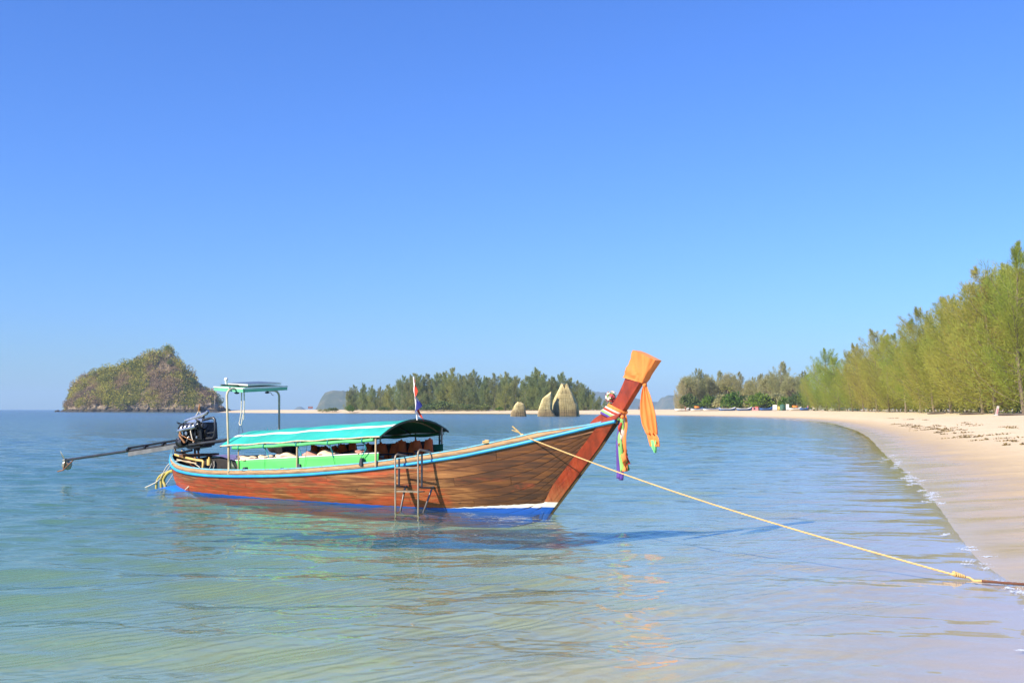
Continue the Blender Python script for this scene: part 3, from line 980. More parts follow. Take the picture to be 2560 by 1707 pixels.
yb = MB(); yb.tube([bl(443, 1148, .25), bl(470, 1155, .45), bl(492, 1158, .58)], .016, 6); yb.build("stern_rail_pipe", M_BAMBOO, boat)
for a_, c_ in (((487, 1120), (488, 1146)), ((495, 1120), (497, 1142))):
    yb = MB(); yb.tube([bl(*a_, 0), bl(*c_, .0), bl(c_[0] + 12, 1172, .15)], .022, 7); yb.build("engine_stand", M_RUSTPIPE, boat)
cr_ = MB(); cr_.box((.75, 0, .72), (.12, .9, .06)); cr_.build("engine_crossbeam", M_GREYBROWN, boat)
fl_ = MB(); p = bl(523, 1155, .55); fl_.cyl(p - Vector((0, 0, .06)), p + Vector((0, 0, .06)), .045, 10); fl_.cyl(p + Vector((0, 0, .06)), p + Vector((0, 0, .10)), .02, 8)
fl_.build("fuel_filter", M_YELLOWPIPE, boat)
for pts in ([(529, 1158), (526, 1167), (519, 1176)], [(535, 1152), (536, 1164), (532, 1175)]):
    h_ = MB(); h_.tube([bl(*q, .58) for q in pts], .007, 5); h_.build("fuel_hose", M_ROPEW, boat)
bk = MB(); bk.slab([[bl(571, 1152, .8), bl(577, 1148, .8)], [bl(574, 1168, .82), bl(582, 1160, .82)], [bl(580, 1178, .84), bl(592, 1178, .84)]], (0, .03, 0)); bk.build("knee_brace", M_PIPEDARK, boat)

# ================================================================ THINGS ON AND ABOUT THE BOAT
# --- long-tail engine
M_BLACK = simple("oily_black_iron", (0.012, 0.012, 0.013), 0.38, 0.4, 14, 0.4, 40, metal=0.35)
M_CHROME = simple("bright_engine_metal", (0.55, 0.56, 0.58), 0.28, 0.35, 10, 0.3, 30, metal=0.9)
M_STEEL = simple("dark_shaft_steel", (0.075, 0.08, 0.09), 0.4, 0.3, 5, metal=0.7)
M_BEAM = simple("grey_painted_beam", (0.16, 0.165, 0.17), 0.5, 0.3, 5, metal=0.3)
M_BRASS = simple("dull_propeller_metal", (0.42, 0.42, 0.36), 0.42, 0.25, 6, metal=0.6)
M_RUSTY = simple("orange_rust", (0.28, 0.13, 0.05), 0.7, 0.4, 9)
eng = thing_on_boat("longtail_engine", "oily black car engine with long propeller shaft on the boat's stern", "engine")
A = bl(445, 1108, 0); Pp = bl(162, 1150, 0)
ax = (Pp - A).normalized()                      # along the shaft, outwards
upv = Vector((0, 0, 1)); upv = (upv - ax * upv.dot(ax)).normalized()
C0 = bl(497, 1080, 0)                           # middle of the block
def E(f, s, u):                                  # engine frame: forward (to the bow), side (near), up
    return C0 - ax * f + Vector((0, -s, 0)) + upv * u
def ebox(mb, f, s, u, sf, ss, su, taper=1.0):
    P = []
    for a in (-1, 1):
        for b_ in (-1, 1):
            for c in (-1, 1):
                k = taper if c > 0 else 1.0
                P.append(E(f + a * sf / 2 * k, s + b_ * ss / 2 * k, u + c * su / 2))
    return mb.hexa(P)
b_ = MB()
ebox(b_, .02, 0, -.02, .62, .34, .30); ebox(b_, .06, 0, -.22, .50, .26, .16, 1.2); ebox(b_, .30, .0, .0, .08, .40, .34)
blk = b_.build("engine_block", M_BLACK, eng)
for k in range(6):
    r_ = MB(); ebox(r_, -.22 + k * .09, .18, -.02, .025, .03, .24); r_.build("block_rib", M_BLACK, blk)
h_ = MB(); ebox(h_, 0, 0, .17, .58, .26, .09); ebox(h_, .02, .03, .235, .50, .16, .05, .85)
hd_ = h_.build("cylinder_head", M_CHROME, eng)
for k in range(4):
    r_ = MB(); r_.cyl(E(-.2 + k * .14, .03, .25), E(-.2 + k * .14, .03, .30), .022, 8); r_.build("filler_cap", M_BLACK, hd_)
for k in range(4):
    f0 = -.22 + k * .13
    r_ = MB(); r_.tube([E(f0, .12, .16), E(f0, .22, .15), E(f0 - .03, .25, .10), E(f0 - .06, .25, .06)], .026, 7); r_.build("exhaust_port", M_CHROME, eng)
r_ = MB(); r_.tube([E(-.34, .25, .06), E(.24, .25, .09)], .033, 8); r_.build("exhaust_manifold", M_CHROME, eng)
r_ = MB(); r_.tube([E(-.30, .1, .26), E(-.1, .06, .29), E(.1, .02, .32), E(.28, .0, .36), E(.34, .0, .40)], [.03, .04, .045, .04, .03], 9); r_.build("air_intake", M_CHROME, eng)
r_ = MB(); r_.tube([E(-.34, .16, .20), E(-.42, .18, .13), E(-.40, .2, .04), E(-.30, .2, .0)], .016, 7); r_.build("coolant_hose", M_BLACK, eng)
for (f, s, u, rad, th_) in ((.37, .02, -.05, .13, .05), (.37, .15, .1, .06, .04), (-.36, .17, -.16, .10, .14), (-.26, .23, -.18, .07, .10)):
    r_ = MB(); r_.cyl(E(f - th_ / 2, s, u), E(f + th_ / 2, s, u), rad, 14); r_.cyl(E(f - th_ / 2 - .02, s, u), E(f + th_ / 2 + .02, s, u), rad * .45, 10)
    r_.build("pulley", M_BLACK if rad > .09 else M_STEEL, eng)
r_ = MB(); r_.tube([E(.30, .1, .22), E(.52, .1, .235), E(.62, .1, .23), E(.66, .1, .19), E(.655, .1, .0), E(.62, .1, -.13), E(.56, .1, -.17), E(.30, .1, -.16)], .026, 8)
r_.build("guard_pipe", M_STEEL, eng)
r_ = MB(); r_.tube([E(.30, .1, -.06), E(.63, .1, -.06)], .014, 6); r_.build("guard_stay", M_STEEL, eng)
r_ = MB(); r_.tube([E(.08, .2, .12), E(.05, .24, .02), E(.08, .24, -.1), E(.1, .22, -.22)], .011, 5); r_.build("fuel_line", M_ROPEW, eng)
r_ = MB(); r_.tube([E(-.27, .26, .02), E(-.2, .28, -.04), E(0, .26, -.13), E(.16, .24, -.20)], .010, 5); r_.build("throttle_rod", M_RUSTY, eng)
r_ = MB(); r_.tube([E(-.26, .25, .06), E(-.28, .27, -.04), E(-.2, .27, -.12), E(-.14, .25, -.2)], .022, 6); r_.build("rusty_pipe", M_RUSTY, eng)
random.seed(5)
for k in range(18):
    f, u = random.uniform(-.3, .3), random.uniform(-.2, .2)
    r_ = MB()
    if k % 2: r_.tube([E(f, .18, u), E(f + random.uniform(-.1, .1), .25, u + random.uniform(-.1, .1)), E(f + random.uniform(-.15, .15), .2, u + random.uniform(-.15, .15))], .012, 5)
    else: r_.cyl(E(f, .16, u), E(f, .235, u), random.uniform(.018, .05), 9)
    r_.build("engine_fitting", [M_CHROME, M_STEEL, M_BLACK][k % 3], eng)
# frame beams and tiller
zb = -.265
bm_ = MB()
P0 = bl(437, 1117, .16); P1 = bl(568, 1099, .16)
bm_.tube([P0, (P0 + P1) / 2, P1], .032, 8); tl = bm_.build("tiller_bar", M_STEEL, eng)
bm_ = MB(); bm_.tube([P0 + Vector((0, .3, 0)), P1 + Vector((-.2, .3, 0))], .03, 8); bm_.build("frame_beam", M_STEEL, eng)
bm_ = MB()
Q0 = bl(322, 1135, .02); Q1 = bl(470, 1111, .1)
dq = (Q1 - Q0).normalized()
bm_.hexa([p + Vector((0, sy * .02, 0)) + Vector((0, 0, 1)) * (sz * .045) for p in (Q0, Q1) for sy in (-1, 1) for sz in (-1, 1)])
bm_.build("skeg_beam", M_BEAM, eng)
bm_ = MB(); bm_.tube([bl(437, 1115, .1), bl(438, 1129, .1), bl(450, 1131, .1), bl(480, 1125, .1)], .024, 7); bm_.build("swivel_bracket", M_BLACK, eng)
bm_ = MB(); bm_.cyl(bl(493, 1123, 0) - Vector((0, 0, .02)), bl(493, 1123, 0) + Vector((0, 0, .12)), .06, 12); ebox(bm_, .0, 0, -.30, .4, .3, .05); bm_.build("swivel_mount", M_BLACK, eng)
# shaft and propeller
sh_ = MB(); sh_.tube([bl(455, 1107, 0), Pp - ax * .0], .030, 10); shaft = sh_.build("propeller_shaft", M_STEEL, eng)
sh_ = MB(); sh_.tube([bl(450, 1105, 0) + upv * .05, bl(322, 1123, 0) + upv * .03], .024, 8); sh_.build("outer_tube", M_BLACK, shaft)
for f in (.0, .35, .7):
    c = bl(322, 1124, 0).lerp(bl(450, 1106, 0), f); r_ = MB(); r_.cyl(c - ax * .03, c + ax * .03, .052, 10); r_.build("shaft_clamp", M_BLACK, shaft)
pr = MB(); pr.cyl(Pp - ax * .06, Pp + ax * .08, .045, 12, .02); prop = pr.build("propeller", M_BRASS, eng)
sidev = ax.cross(upv).normalized()
for a0 in (math.radians(-25), math.radians(155)):
    bd = MB(); rows = []
    rad = upv * math.cos(a0) + sidev * math.sin(a0); tan = upv * -math.sin(a0) + sidev * math.cos(a0)
    for w in np.linspace(0, 1, 7):
        wd = .02 + .10 * math.sin(math.pi * min(1, w * .85 + .12))
        pitch = math.radians((72 if a0 < 0 else 52) - 12 * w)
        dirc = tan * math.cos(pitch) + ax * math.sin(pitch)
        c = Pp + rad * (.03 + .21 * w)
        rows.append([c - dirc * wd, c, c + dirc * wd])
    bd.slab(rows, ax * .012); bd.build("propeller_blade", M_BRASS, prop)
sk = MB()
sk.tube([bl(183, 1150, 0), bl(158, 1175, 0), bl(144, 1178, 0)], .015, 6); sk.tube([bl(163, 1152, 0), bl(158, 1175, 0)], .014, 6); sk.tube([bl(167, 1157, 0), bl(173, 1161, 0)], .011, 5)
sk.build("propeller_skeg", M_RUSTPIPE, eng)
# lifting sling with its float, on top of the engine
sl = thing_on_boat("lifting_sling", "pair of ropes rising from the black engine to a small orange float", "sling")
r_ = MB(); r_.tube([bl(483, 1048, .05), bl(492, 1036, 0), bl(497, 1027, 0)], .011, 6); r_.build("sling_rope", M_ROPEW, sl)
r_ = MB(); r_.tube([bl(505, 1046, -.05), bl(502, 1036, 0), bl(499, 1026, 0)], .011, 6); r_.build("sling_rope", M_ROPEW, sl)
r_ = MB(); c = bl(498.5, 1021, 0); r_.tube([c - Vector((0, 0, .07)), c - Vector((0, 0, .04)), c + Vector((0, 0, .03)), c + Vector((0, 0, .09))], [.012, .03, .026, .008], 8); r_.build("float", M_RUSTY, sl)

# --- hanging rope under the mast frame
hr = thing_on_boat("hanging_rope", "looped pale rope hanging from the mast beam under the solar panel", "rope")
r_ = MB()
r_.tube([bl(604, 974, .35), bl(604, 1000, .35), bl(603, 1030, .35), bl(600, 1050, .35), bl(598, 1057, .35), bl(600, 1063, .35), bl(604, 1061, .35), bl(605, 1052, .35), bl(607, 1040, .35), bl(610, 1030, .35), bl(611, 1000, .35), bl(610, 974, .35)], .011, 6)
r_.build("rope_loop", M_ROPEW, hr)
r_ = MB(); r_.tube([bl(609, 1028, .34), bl(610, 1040, .34), bl(609, 1049, .34)], .008, 5); r_.build("rope_tail", M_ROPEW, hr)
for q in ((598, 1064, 597, 1084), (604, 1064, 607, 1083)):
    r_ = MB(); r_.tube([bl(q[0], q[1], .35), bl(q[2], q[3], .35)], .004, 4); r_.build("thin_cord", M_DARKSTRING, hr)
r_ = MB(); c = bl(607, 974, .35); r_.tube([c + Vector((0, .05 * math.cos(a), .035 * math.sin(a))) for a in np.linspace(0, 6.283, 11)[:-1]], .012, 5, closed=True); r_.build("lashing", M_HOSE, hr)

# --- life jackets
M_JACKET = simple("orange_jacket_cloth", (1.0, 0.15, 0.02), 0.75, 0.25, 12, 0.4, 30)
M_JACKDARK = simple("jacket_lining", (0.07, 0.03, 0.02), 0.85, 0.3, 10)
M_REFLECT = simple("grey_reflective_patch", (0.45, 0.43, 0.38), 0.5, 0.2, 10)
def life_jacket(px, py, v, w, h, rz, label, tilt=0.0, seed=0):
    c = bl(px, py, v)
    t = empty("life_jacket")
    t.location = BOAT_AT + Matrix.Rotation(BOAT_RZ, 3, 'Z') @ c
    t.rotation_euler = (0, tilt, BOAT_RZ + rz)
    tag(t, label, "life jacket", "orange life jackets hung under the canopy")
    rg = random.Random(seed)
    bk_ = MB()
    bk_.slab([[Vector((x, .05, z)) for x in np.linspace(-w * .46, w * .46, 5)] for z in (-h * .5, 0, h * .38, h * .46)], (0, .035, 0))
    bk_.build("back_panel", M_JACKDARK, t)
    for s in (-1, 1):
        f = MB(); rows = []
        for k, z in enumerate(np.linspace(-h * .5, h * .52, 9)):
            q = k / 8
            xi = s * w * (.02 + .15 * max(0, q - .45) * 1.6)
            xo = s * w * (.50 - .03 * math.sin(q * 3.1) + rg.uniform(-.01, .01))
            bul = .022 + .014 * math.sin(min(1, q * 1.05) * math.pi)
            rows.append([Vector((xi, .0 - bul * .4, z)), Vector((xi * .6 + xo * .4, -bul, z)), Vector((xi * .25 + xo * .75, -bul, z)), Vector((xo, -bul * .3, z))])
        f.slab(rows, (0, .045, 0))
        fp = f.build("front_panel", M_JACKET, t)
        pc = MB(); pc.slab([[Vector((s * w * (.18 + .18 * a), -.062, -h * .22 + b2 * h * .14)) for a in (0, 1)] for b2 in (0, 1)], (0, .008, 0)); pc.build("patch", M_REFLECT, fp)
        sh2 = MB(); sh2.tube([Vector((s * w * .36, -.02, h * .5)), Vector((s * w * .38, .03, h * .56)), Vector((s * w * .36, .07, h * .44))], .017, 6); sh2.build("shoulder", M_JACKET, t)
    for z in (-h * .30, -h * .02):
        st2 = MB(); st2.box((0, -.060, z), (w * .80, .008, .025)); st2.build("strap", M_DARKSTRING, t)
    return t
JK = [(934, 1135, .33, .34, "partly hidden orange life jacket right behind the bamboo post of the green side cloth", .05),
      (972, 1134, .37, .36, "orange life jacket with two grey patches, just left of the ladder top", -.03),
      (1018, 1131, .36, .38, "orange life jacket with wide open collar between the two ladder hooks", .06),
      (1058, 1125, .33, .34, "red orange life jacket furthest forward under the canopy's front arch", -.10),
      (871, 1128, .30, .30, "orange life jacket with raised shoulder, above the right half of the green cloth", -.25),
      (842, 1132, .16, .22, "narrow edge-on life jacket above the green cloth, middle of the row", .1),
      (822, 1132, .16, .20, "small dark orange life jacket left of the teal strap above the green cloth", .0),
      (795, 1132, .30, .26, "dull orange life jacket furthest aft, beside the black hanging cloth", .12)]
for k, (px, py, w, h, lab, tl_) in enumerate(JK):
    life_jacket(px, py, -.30, w * 1.08, h, .35 + .12 * math.sin(k * 2.1), lab, tl_, k)
jl = thing_on_boat("jacket_line", "dark line and slats the life jackets hang from along the far side", "line")
r_ = MB(); r_.tube([Vector((u, .60, .94 + (u - 4) * .05)) for u in (4.0, 5.0, 6.0, 6.5)], .012, 6); r_.build("hanging_line", M_DARKSTRING, jl)
r_ = MB(); r_.slab([[Vector((u, .62, .60 + (u - 4) * .06)), Vector((u, .62, .90 + (u - 4) * .05))] for u in (5.9, 6.3, 6.75)], (0, .015, 0)); r_.build("backing_slat", M_CANUNDER, jl)

# --- pale bundles on the near bench
M_CREAM = simple("cream_cushion_cloth", (0.70, 0.52, 0.38), 0.8, 0.15, 9, 0.5, 12)
M_PINKISH = simple("faded_pink_cloth", (0.62, 0.30, 0.24), 0.8, 0.2, 9, 0.5, 12)
M_TANBOX = simple("tan_board", (0.45, 0.27, 0.11), 0.7, 0.2, 9)
BUN = [(622, 1145, .40, .075, M_CREAM, "cream bundle furthest aft on the bench behind the green cloth"),
       (671, 1143, .36, .07, M_CREAM, "cream folded cushion second from the stern on the near bench"),
       (718, 1140, .40, .10, M_CREAM, "tallest cream cushion, below the black hanging cloth"),
       (777, 1137, .27, .08, M_PINKISH, "faded pink cushion right of the middle bamboo post"),
       (820, 1134, .36, .085, M_CREAM, "cream bundle with a peaked end, right of the pink cushion"),
       (907, 1130, .12, .05, M_PINKISH, "small red pink cloth at the forward end of the green side cloth")]
for k, (px, py, w, h, mm, lab) in enumerate(BUN):
    c = bl(px, py, .66)
    o_ = MB(); rows = []
    rg = random.Random(k + 40)
    for i in range(9):
        a = i / 8
        row = []
        for j in range(13):
            ph = 2 * math.pi * j / 12
            rr_ = (math.sin(math.pi * min(max(a, .03), .97)) ** .45) * (1 + .12 * math.sin(3 * ph + k * 2 + a * 5) + .07 * math.sin(7 * a * 3 + j))
            row.append(Vector((c.x + (a - .5) * w * 1.25, c.y + .16 * rr_ * math.cos(ph), c.z + h * .62 * rr_ * math.sin(ph) + .02 * math.sin(a * 9 + k))))
        rows.append(row)
    o_.grid(rows)
    o_.add(rows[0][:-1], [tuple(range(12))]); o_.add(rows[-1][:-1], [tuple(range(12))])
    b2 = o_.build("bundle", mm); b2.location = BOAT_AT; b2.rotation_euler = (0, 0, BOAT_RZ)
    tag(b2, lab, "cushion", "cushions and bundles on the near bench")
o_ = MB(); c = bl(620, 1140, .5); o_.box(c, (.44, .2, .03), (0, -.05, 0)); tb_ = o_.build("board", M_TANBOX); tb_.location = BOAT_AT; tb_.rotation_euler = (0, 0, BOAT_RZ)
tag(tb_, "tan board lying across the aftmost cream bundle", "board")

# --- black cloth hanging on the far side
M_BLACKCLOTH = simple("black_cloth", (0.008, 0.007, 0.007), 0.95, 0.4, 6)
o_ = MB(); rows = []
for k, u in enumerate(np.linspace(0, 1, 14)):
    px = 668 + u * 76
    top = 1117 - u * 4.5
    bot = np.interp(u, [0, .1, .25, .35, .5, .62, .75, 1], [1121, 1131, 1131, 1136, 1137, 1142, 1143, 1144])
    rows.append([bl(px, top + (bot - top) * w, -.55 + .05 * math.sin(u * 17) * w) for w in (0, .35, .7, 1)])
o_.slab(rows, (0, .012, 0)); bc = o_.build("black_cloth", M_BLACKCLOTH); bc.location = BOAT_AT; bc.rotation_euler = (0, 0, BOAT_RZ)
tag(bc, "ragged black cloth hanging under the canopy behind the cream cushions", "cloth")

# --- boarding ladder
M_LADDER = simple("stainless_rusty_tube", (0.33, 0.28, 0.21), 0.45, 0.35, 8, metal=0.5, stretch=(1, 1, .5), dirt=((0.20, 0.11, 0.06), 0.60))
M_LADDARK = simple("dull_grey_tube", (0.19, 0.18, 0.18), 0.45, 0.3, 8, metal=0.6, dirt=((0.15, 0.08, 0.05), 0.6))
lad = thing_on_boat("boarding_ladder", "tubular steel boarding ladder hooked over the hull's near rail", "ladder")
VO = .965
def lrail(pxa, ytop, ybot, hook, inn_):
    a = bl(pxa, ytop, VO); b2 = bl(pxa + .6, ybot, VO)
    h1 = bl(hook[0], hook[1], VO - .52)
    r_ = MB()
    r_.tube([b2 - Vector((0, 0, .12)), b2, a - Vector((0, 0, .05)), a + Vector((0, .012, -.012)), a + Vector((.0, .05, .012)), Vector((a.x + .01, a.y + .24, a.z - .02)), Vector((a.x + .02, a.y + .34, a.z - .06))], .0155, 8)
    r_.build("side_rail", M_LADDER, lad)
    # inner upright against the hull
    zi = a.z - .06
    u_ = a.x + .01
    vi = VO - .085
    r_ = MB(); r_.tube([Vector((u_, -vi, zi)), Vector((u_, -vi, .40))], .017, 7); r_.build("inner_upright", M_LADDARK, lad)
    # spreader to the hull and the lower brace
    vh = hull_y_at(u_, .375) + .035
    r_ = MB(); r_.tube([Vector((u_, -VO, .41)), Vector((u_, -vi, .39)), Vector((u_ + .01, -vh, .375))], .017, 7); r_.build("spreader", M_LADDARK, lad)
    r_ = MB(); r_.tube([Vector((u_ + .02, -vh - .04, .36)), Vector((u_ + .0, -VO + .12, -.02)), Vector((u_, -VO + .02, -.06))], .017, 7); r_.build("brace", M_LADDARK, lad)
    r_ = MB(); r_.ball(Vector((u_ + .01, -vh, .375)), .026, 8, 5); r_.build("rubber_foot", M_DARKSTRING, lad)
    return u_
ua = lrail(988, 1137, 1288, (1016, 1140), 0)
ub = lrail(1045, 1126, 1284, (1077, 1136), 0)
zA = bl(988, 1169, VO).z
r_ = MB(); r_.tube([Vector((ua, -VO, zA)), Vector((ub, -VO, zA + .015))], .013, 7); r_.build("rung", M_LADDER, lad)
r_ = MB(); r_.slab([[Vector((ua, -VO + .005, .325)), Vector((ub, -VO + .005, .335))], [Vector((ua, -VO + .16, .325)), Vector((ub, -VO + .16, .335))]], (0, 0, -.02), False)
r_.build("step", M_LADDER, lad)
r_ = MB(); r_.tube([Vector((ua, -VO + .01, -.065)), Vector((ub, -VO + .01, -.06))], .016, 7); r_.build("rung", M_LADDARK, lad)

# --- flag on the canopy's front
fl = thing_on_boat("flag", "limp red, white and blue striped flag on a leaning white pole above the canopy", "flag")
f0 = bl(1043, 1050, 0); f1 = bl(1034, 942, 0)
r_ = MB(); r_.tube([f0, f1], .013, 7); r_.build("flag_pole", M_WHITEPAINT, fl)
m_flag, nt, b, out = new_mat("striped_flag_cloth")
uvn = nt.nodes.new('ShaderNodeUVMap'); sep = nt.nodes.new('ShaderNodeSeparateXYZ'); nt.links.new(uvn.outputs[0], sep.inputs[0])
RED_, WH_, BL_ = (0.62, 0.045, 0.02), (0.78, 0.76, 0.76), (0.03, 0.04, 0.26)
c = ramp(nt, sep.outputs['Y'], [(0.0, RED_), (1/6, WH_), (2/6, BL_), (4/6, WH_), (5/6, RED_)], 'CONSTANT')
nt.links.new(c, b.inputs['Base Color']); b.inputs['Roughness'].default_value = 0.8
tr = nt.nodes.new('ShaderNodeBsdfTranslucent'); nt.links.new(c, tr.inputs['Color'])
mx = nt.nodes.new('ShaderNodeMixShader'); mx.inputs[0].default_value = .3
nt.links.new(b.outputs[0], mx.inputs[1]); nt.links.new(tr.outputs[0], mx.inputs[2]); nt.links.new(mx.outputs[0], out.inputs['Surface'])
pd_ = (f0 - f1).normalized()
NU, NV = 15, 22
V = []; UV = []
for j in range(NV):
    q = j / (NV - 1)                       # along the fly, hanging
    for i in range(NU):
        p = i / (NU - 1)                   # along the hoist
        hoist = f1 + pd_ * (.02 + .36 * p)
        hang = Vector((.10 * q + .02 * math.sin(p * 9), .0, -.30 * q - .10 * p * q))
        fold = Vector((.045 * math.sin(p * 11 + q * 3.0) * (.25 + q) - .035 * math.sin(math.pi * min(1, q * 1.3)) * (1 - p), .05 * math.cos(p * 11 + q * 2.5) * (.2 + q), 0))
        V.append(hoist + hang + fold); UV.append((q, p))
Ff = [(j * NU + i, j * NU + i + 1, (j + 1) * NU + i + 1, (j + 1) * NU + i) for j in range(NV - 1) for i in range(NU - 1)]
fm = mesh_np("flag_cloth", np.array([tuple(p) for p in V]), np.array(Ff), True)
ul = fm.uv_layers.new(name="UVMap")
ul.data.foreach_set('uv', np.array([UV[k] for f in Ff for k in f], dtype=np.float32).ravel())
obj("flag_cloth", fm, m_flag, fl)

# --- orange cloth tied over the prow
def cloth_mat(name, col, tr=.3):
    m, nt, b, out = new_mat(name)
    n1 = noise(nt, mapping(nt, objco(nt), (8, 8, 1.5)), 2.0, 4)
    c = ramp(nt, n1, [(0.3, tuple(x * .8 for x in col)), (0.7, tuple(min(1, x * 1.1) for x in col))])
    nt.links.new(c, b.inputs['Base Color']); b.inputs['Roughness'].default_value = 0.75
    b.inputs['Sheen Weight'].default_value = 0.2
    t_ = nt.nodes.new('ShaderNodeBsdfTranslucent'); nt.links.new(c, t_.inputs['Color'])
    mx = nt.nodes.new('ShaderNodeMixShader'); mx.inputs[0].default_value = tr
    nt.links.new(b.outputs[0], mx.inputs[1]); nt.links.new(t_.outputs[0], mx.inputs[2]); nt.links.new(mx.outputs[0], out.inputs['Surface'])
    return m
M_ORANGE = cloth_mat("orange_prow_cloth", (0.95, 0.315, 0.075))
M_LGREEN = cloth_mat("light_green_ribbon", (0.34, 0.72, 0.20))
M_PURPLE = cloth_mat("purple_ribbon", (0.10, 0.045, 0.34), .15)
M_WHITER = cloth_mat("white_ribbon", (0.78, 0.72, 0.64))
M_REDR = cloth_mat("red_ribbon", (0.55, 0.05, 0.03))
M_MINT = cloth_mat("mint_cloth", (0.25, 0.74, 0.32))
M_GREENR = cloth_mat("green_ribbon", (0.07, 0.42, 0.08))
oc = thing_on_boat("orange_prow_cloth", "orange cloth wrapped over the tip of the prow with a long hanging tail", "cloth")
oa, ob = bl(1568, 944, 0), bl(1594, 876, 0)      # inboard edge
oo, od = bl(1609, 958, 0), bl(1644, 901, 0)      # outboard edge
cv = MB(); rows = []
for k in range(15):
    w = k / 14
    a = oa.lerp(ob, w) ; c = oo.lerp(od, w)
    hw_ = .112 + .006 * math.sin(w * 7)
    ring = []
    NN = 64
    for j in range(NN):
        ph = j / NN * 4
        sgm = int(ph); fr = ph - sgm
        if sgm == 0: x, y = fr, -1                # near face, inboard to outboard
        elif sgm == 1: x, y = 1, -1 + 2 * fr
        elif sgm == 2: x, y = 1 - fr, 1
        else: x, y = 0, 1 - 2 * fr
        p = a.lerp(c, x)
        dk = p - bl(1612, 958, 0)
        ang = math.atan2(dk.z, dk.x); far_ = min(1.0, dk.length / .12)
        fold = (.015 * math.sin(ang * 11) + .010 * math.sin(ang * 27 + 1) - .012) * far_
        pull = (1 - w) ** 2 * x
        ring.append(Vector((p.x + (x - .5) * .03, y * (hw_ + fold) * (1 - .45 * pull), p.z)))
    rows.append(ring + [ring[0]])
cv.grid(rows)
topc = [Vector(p) for p in rows[-1][:-1]]
cc = sum(topc, Vector()) / len(topc) + Vector((0, 0, .03))
cv.add(topc + [cc], [(j, (j + 1) % len(topc), len(topc)) for j in range(len(topc))], True)
kn = bl(1612, 958, 0)
cv.build("prow_wrap", M_ORANGE, oc)
kb = MB(); kb.ball(kn + Vector((.005, -.01, -.02)), .035, 9, 6, (1, 1, 1.3)); kb.build("knot", M_ORANGE, oc)
def pleated(path, widths, npl, mat, name, parent, amp=.02, N=24, seed=0, thick=.004):
    """a hanging cloth: pinched at the top, with vertical folds"""
    rows = []; path = [Vector(p) for p in path]
    M_ = 26
    pa = along(np.array([tuple(p) for p in path]), np.linspace(0, 1, M_)); ws = np.interp(np.linspace(0, 1, M_), np.linspace(0, 1, len(widths)), widths)
    for k in range(M_):
        q = k / (M_ - 1); row = []
        for j in range(N):
            s = j / (N - 1) - .5
            a = amp * (.4 + q * .8) * math.sin(s * npl * 6.283 + seed + q * 1.5) + amp * .5 * math.sin(s * npl * 2.3 * 6.28 + seed * 2 + q * 3)
            row.append(Vector((pa[k][0] + s * ws[k] * .80, pa[k][1] + a - s * ws[k] * .30, pa[k][2])))
        rows.append(row)
    m_ = MB(); m_.slab(rows, (0, thick, 0)); return m_.build(name, mat, parent)
pleated([bl(1612, 962, 0), bl(1612, 975, 0), bl(1616, 1010, 0), bl(1624, 1060, 0), bl(1630, 1085, 0)], [.07, .24, .35, .42, .42, .34], 2.6, M_ORANGE, "cloth_tail", oc, .028, 26, 1.0)
pleated([bl(1622, 1075, 0), bl(1632, 1095, 0), bl(1638, 1116, 0)], [.22, .31, .27], 2.2, M_ORANGE, "cloth_tail", oc, .025, 18, 2.0)
pleated([bl(1631, 1100, 0), bl(1634, 1116, 0), bl(1638, 1132, 0)], [.21, .15, .03], 1.6, M_MINT, "cloth_lining", oc, .02, 14, .5)

# --- ribbons round the stem, and the flower garland
rbn = thing_on_boat("prow_ribbons", "bundle of orange, white, red, green and purple ribbons tied round the stem", "ribbons")
bands = [((1529, 1012), (1561, 1032), M_ORANGE, .030), ((1523, 1017), (1557, 1037), M_WHITER, .020), ((1520, 1021), (1555, 1041), M_REDR, .024), ((1517, 1024), (1552, 1044), M_WHITER, .016), ((1515, 1027), (1550, 1048), M_LGREEN, .022), ((1513, 1031), (1546, 1049), M_PURPLE, .020)]
for k, (a, c, mm, wd) in enumerate(bands):
    p, q = bl(*a, 0), bl(*c, 0)
    d_ = (q - p); up_ = Vector((-d_.z, 0, d_.x)).normalized()
    m_ = MB()
    hw_ = .075 + .004 * k
    ring = [Vector((p.x - .02, -hw_, p.z)), Vector(((p.x + q.x) / 2, -hw_ - .01, (p.z + q.z) / 2)), Vector((q.x + .015, -hw_ * .75, q.z)), Vector((q.x + .03, 0, q.z)), Vector((q.x + .015, hw_ * .75, q.z)), Vector(((p.x + q.x) / 2, hw_ + .01, (p.z + q.z) / 2)), Vector((p.x - .02, hw_, p.z)), Vector((p.x - .03, 0, p.z))]
    ring.append(ring[0])
    m_.grid([[x - up_ * wd * .9 for x in ring], [x + up_ * 0 + (x - Vector(((p.x + q.x) / 2, 0, (p.z + q.z) / 2))).normalized() * .008 for x in ring], [x + up_ * wd * .9 for x in ring]])
    m_.build("ribbon_band", mm, rbn)
def ribbon(pts, w, mat, v=0.02, seed=0, tw=1.0):
    m_ = MB(); rows = []
    pa = along(np.array([tuple(bl(*q, v)) for q in pts]), np.linspace(0, 1, 24))
    for k in range(24):
        q = k / 23; a = tw * q * 4 + seed
        dx = Vector((math.cos(a) * .8 + .25, math.sin(a) * .5 - .3, 0)).normalized() * w / 2
        c = Vector(pa[k]) + Vector((.006 * math.sin(q * 14 + seed), .02 * math.sin(q * 9 + seed), 0))
        rows.append([c - dx, c + Vector((0, -.01, 0)), c + dx])
    m_.slab(rows, (0, .004, 0)); return m_.build("ribbon_tail", mat, rbn)
ribbon([(1549, 1050), (1548, 1080), (1547, 1120), (1547, 1160), (1546, 1196)], 0.083, M_PURPLE, .03, .2, .3)
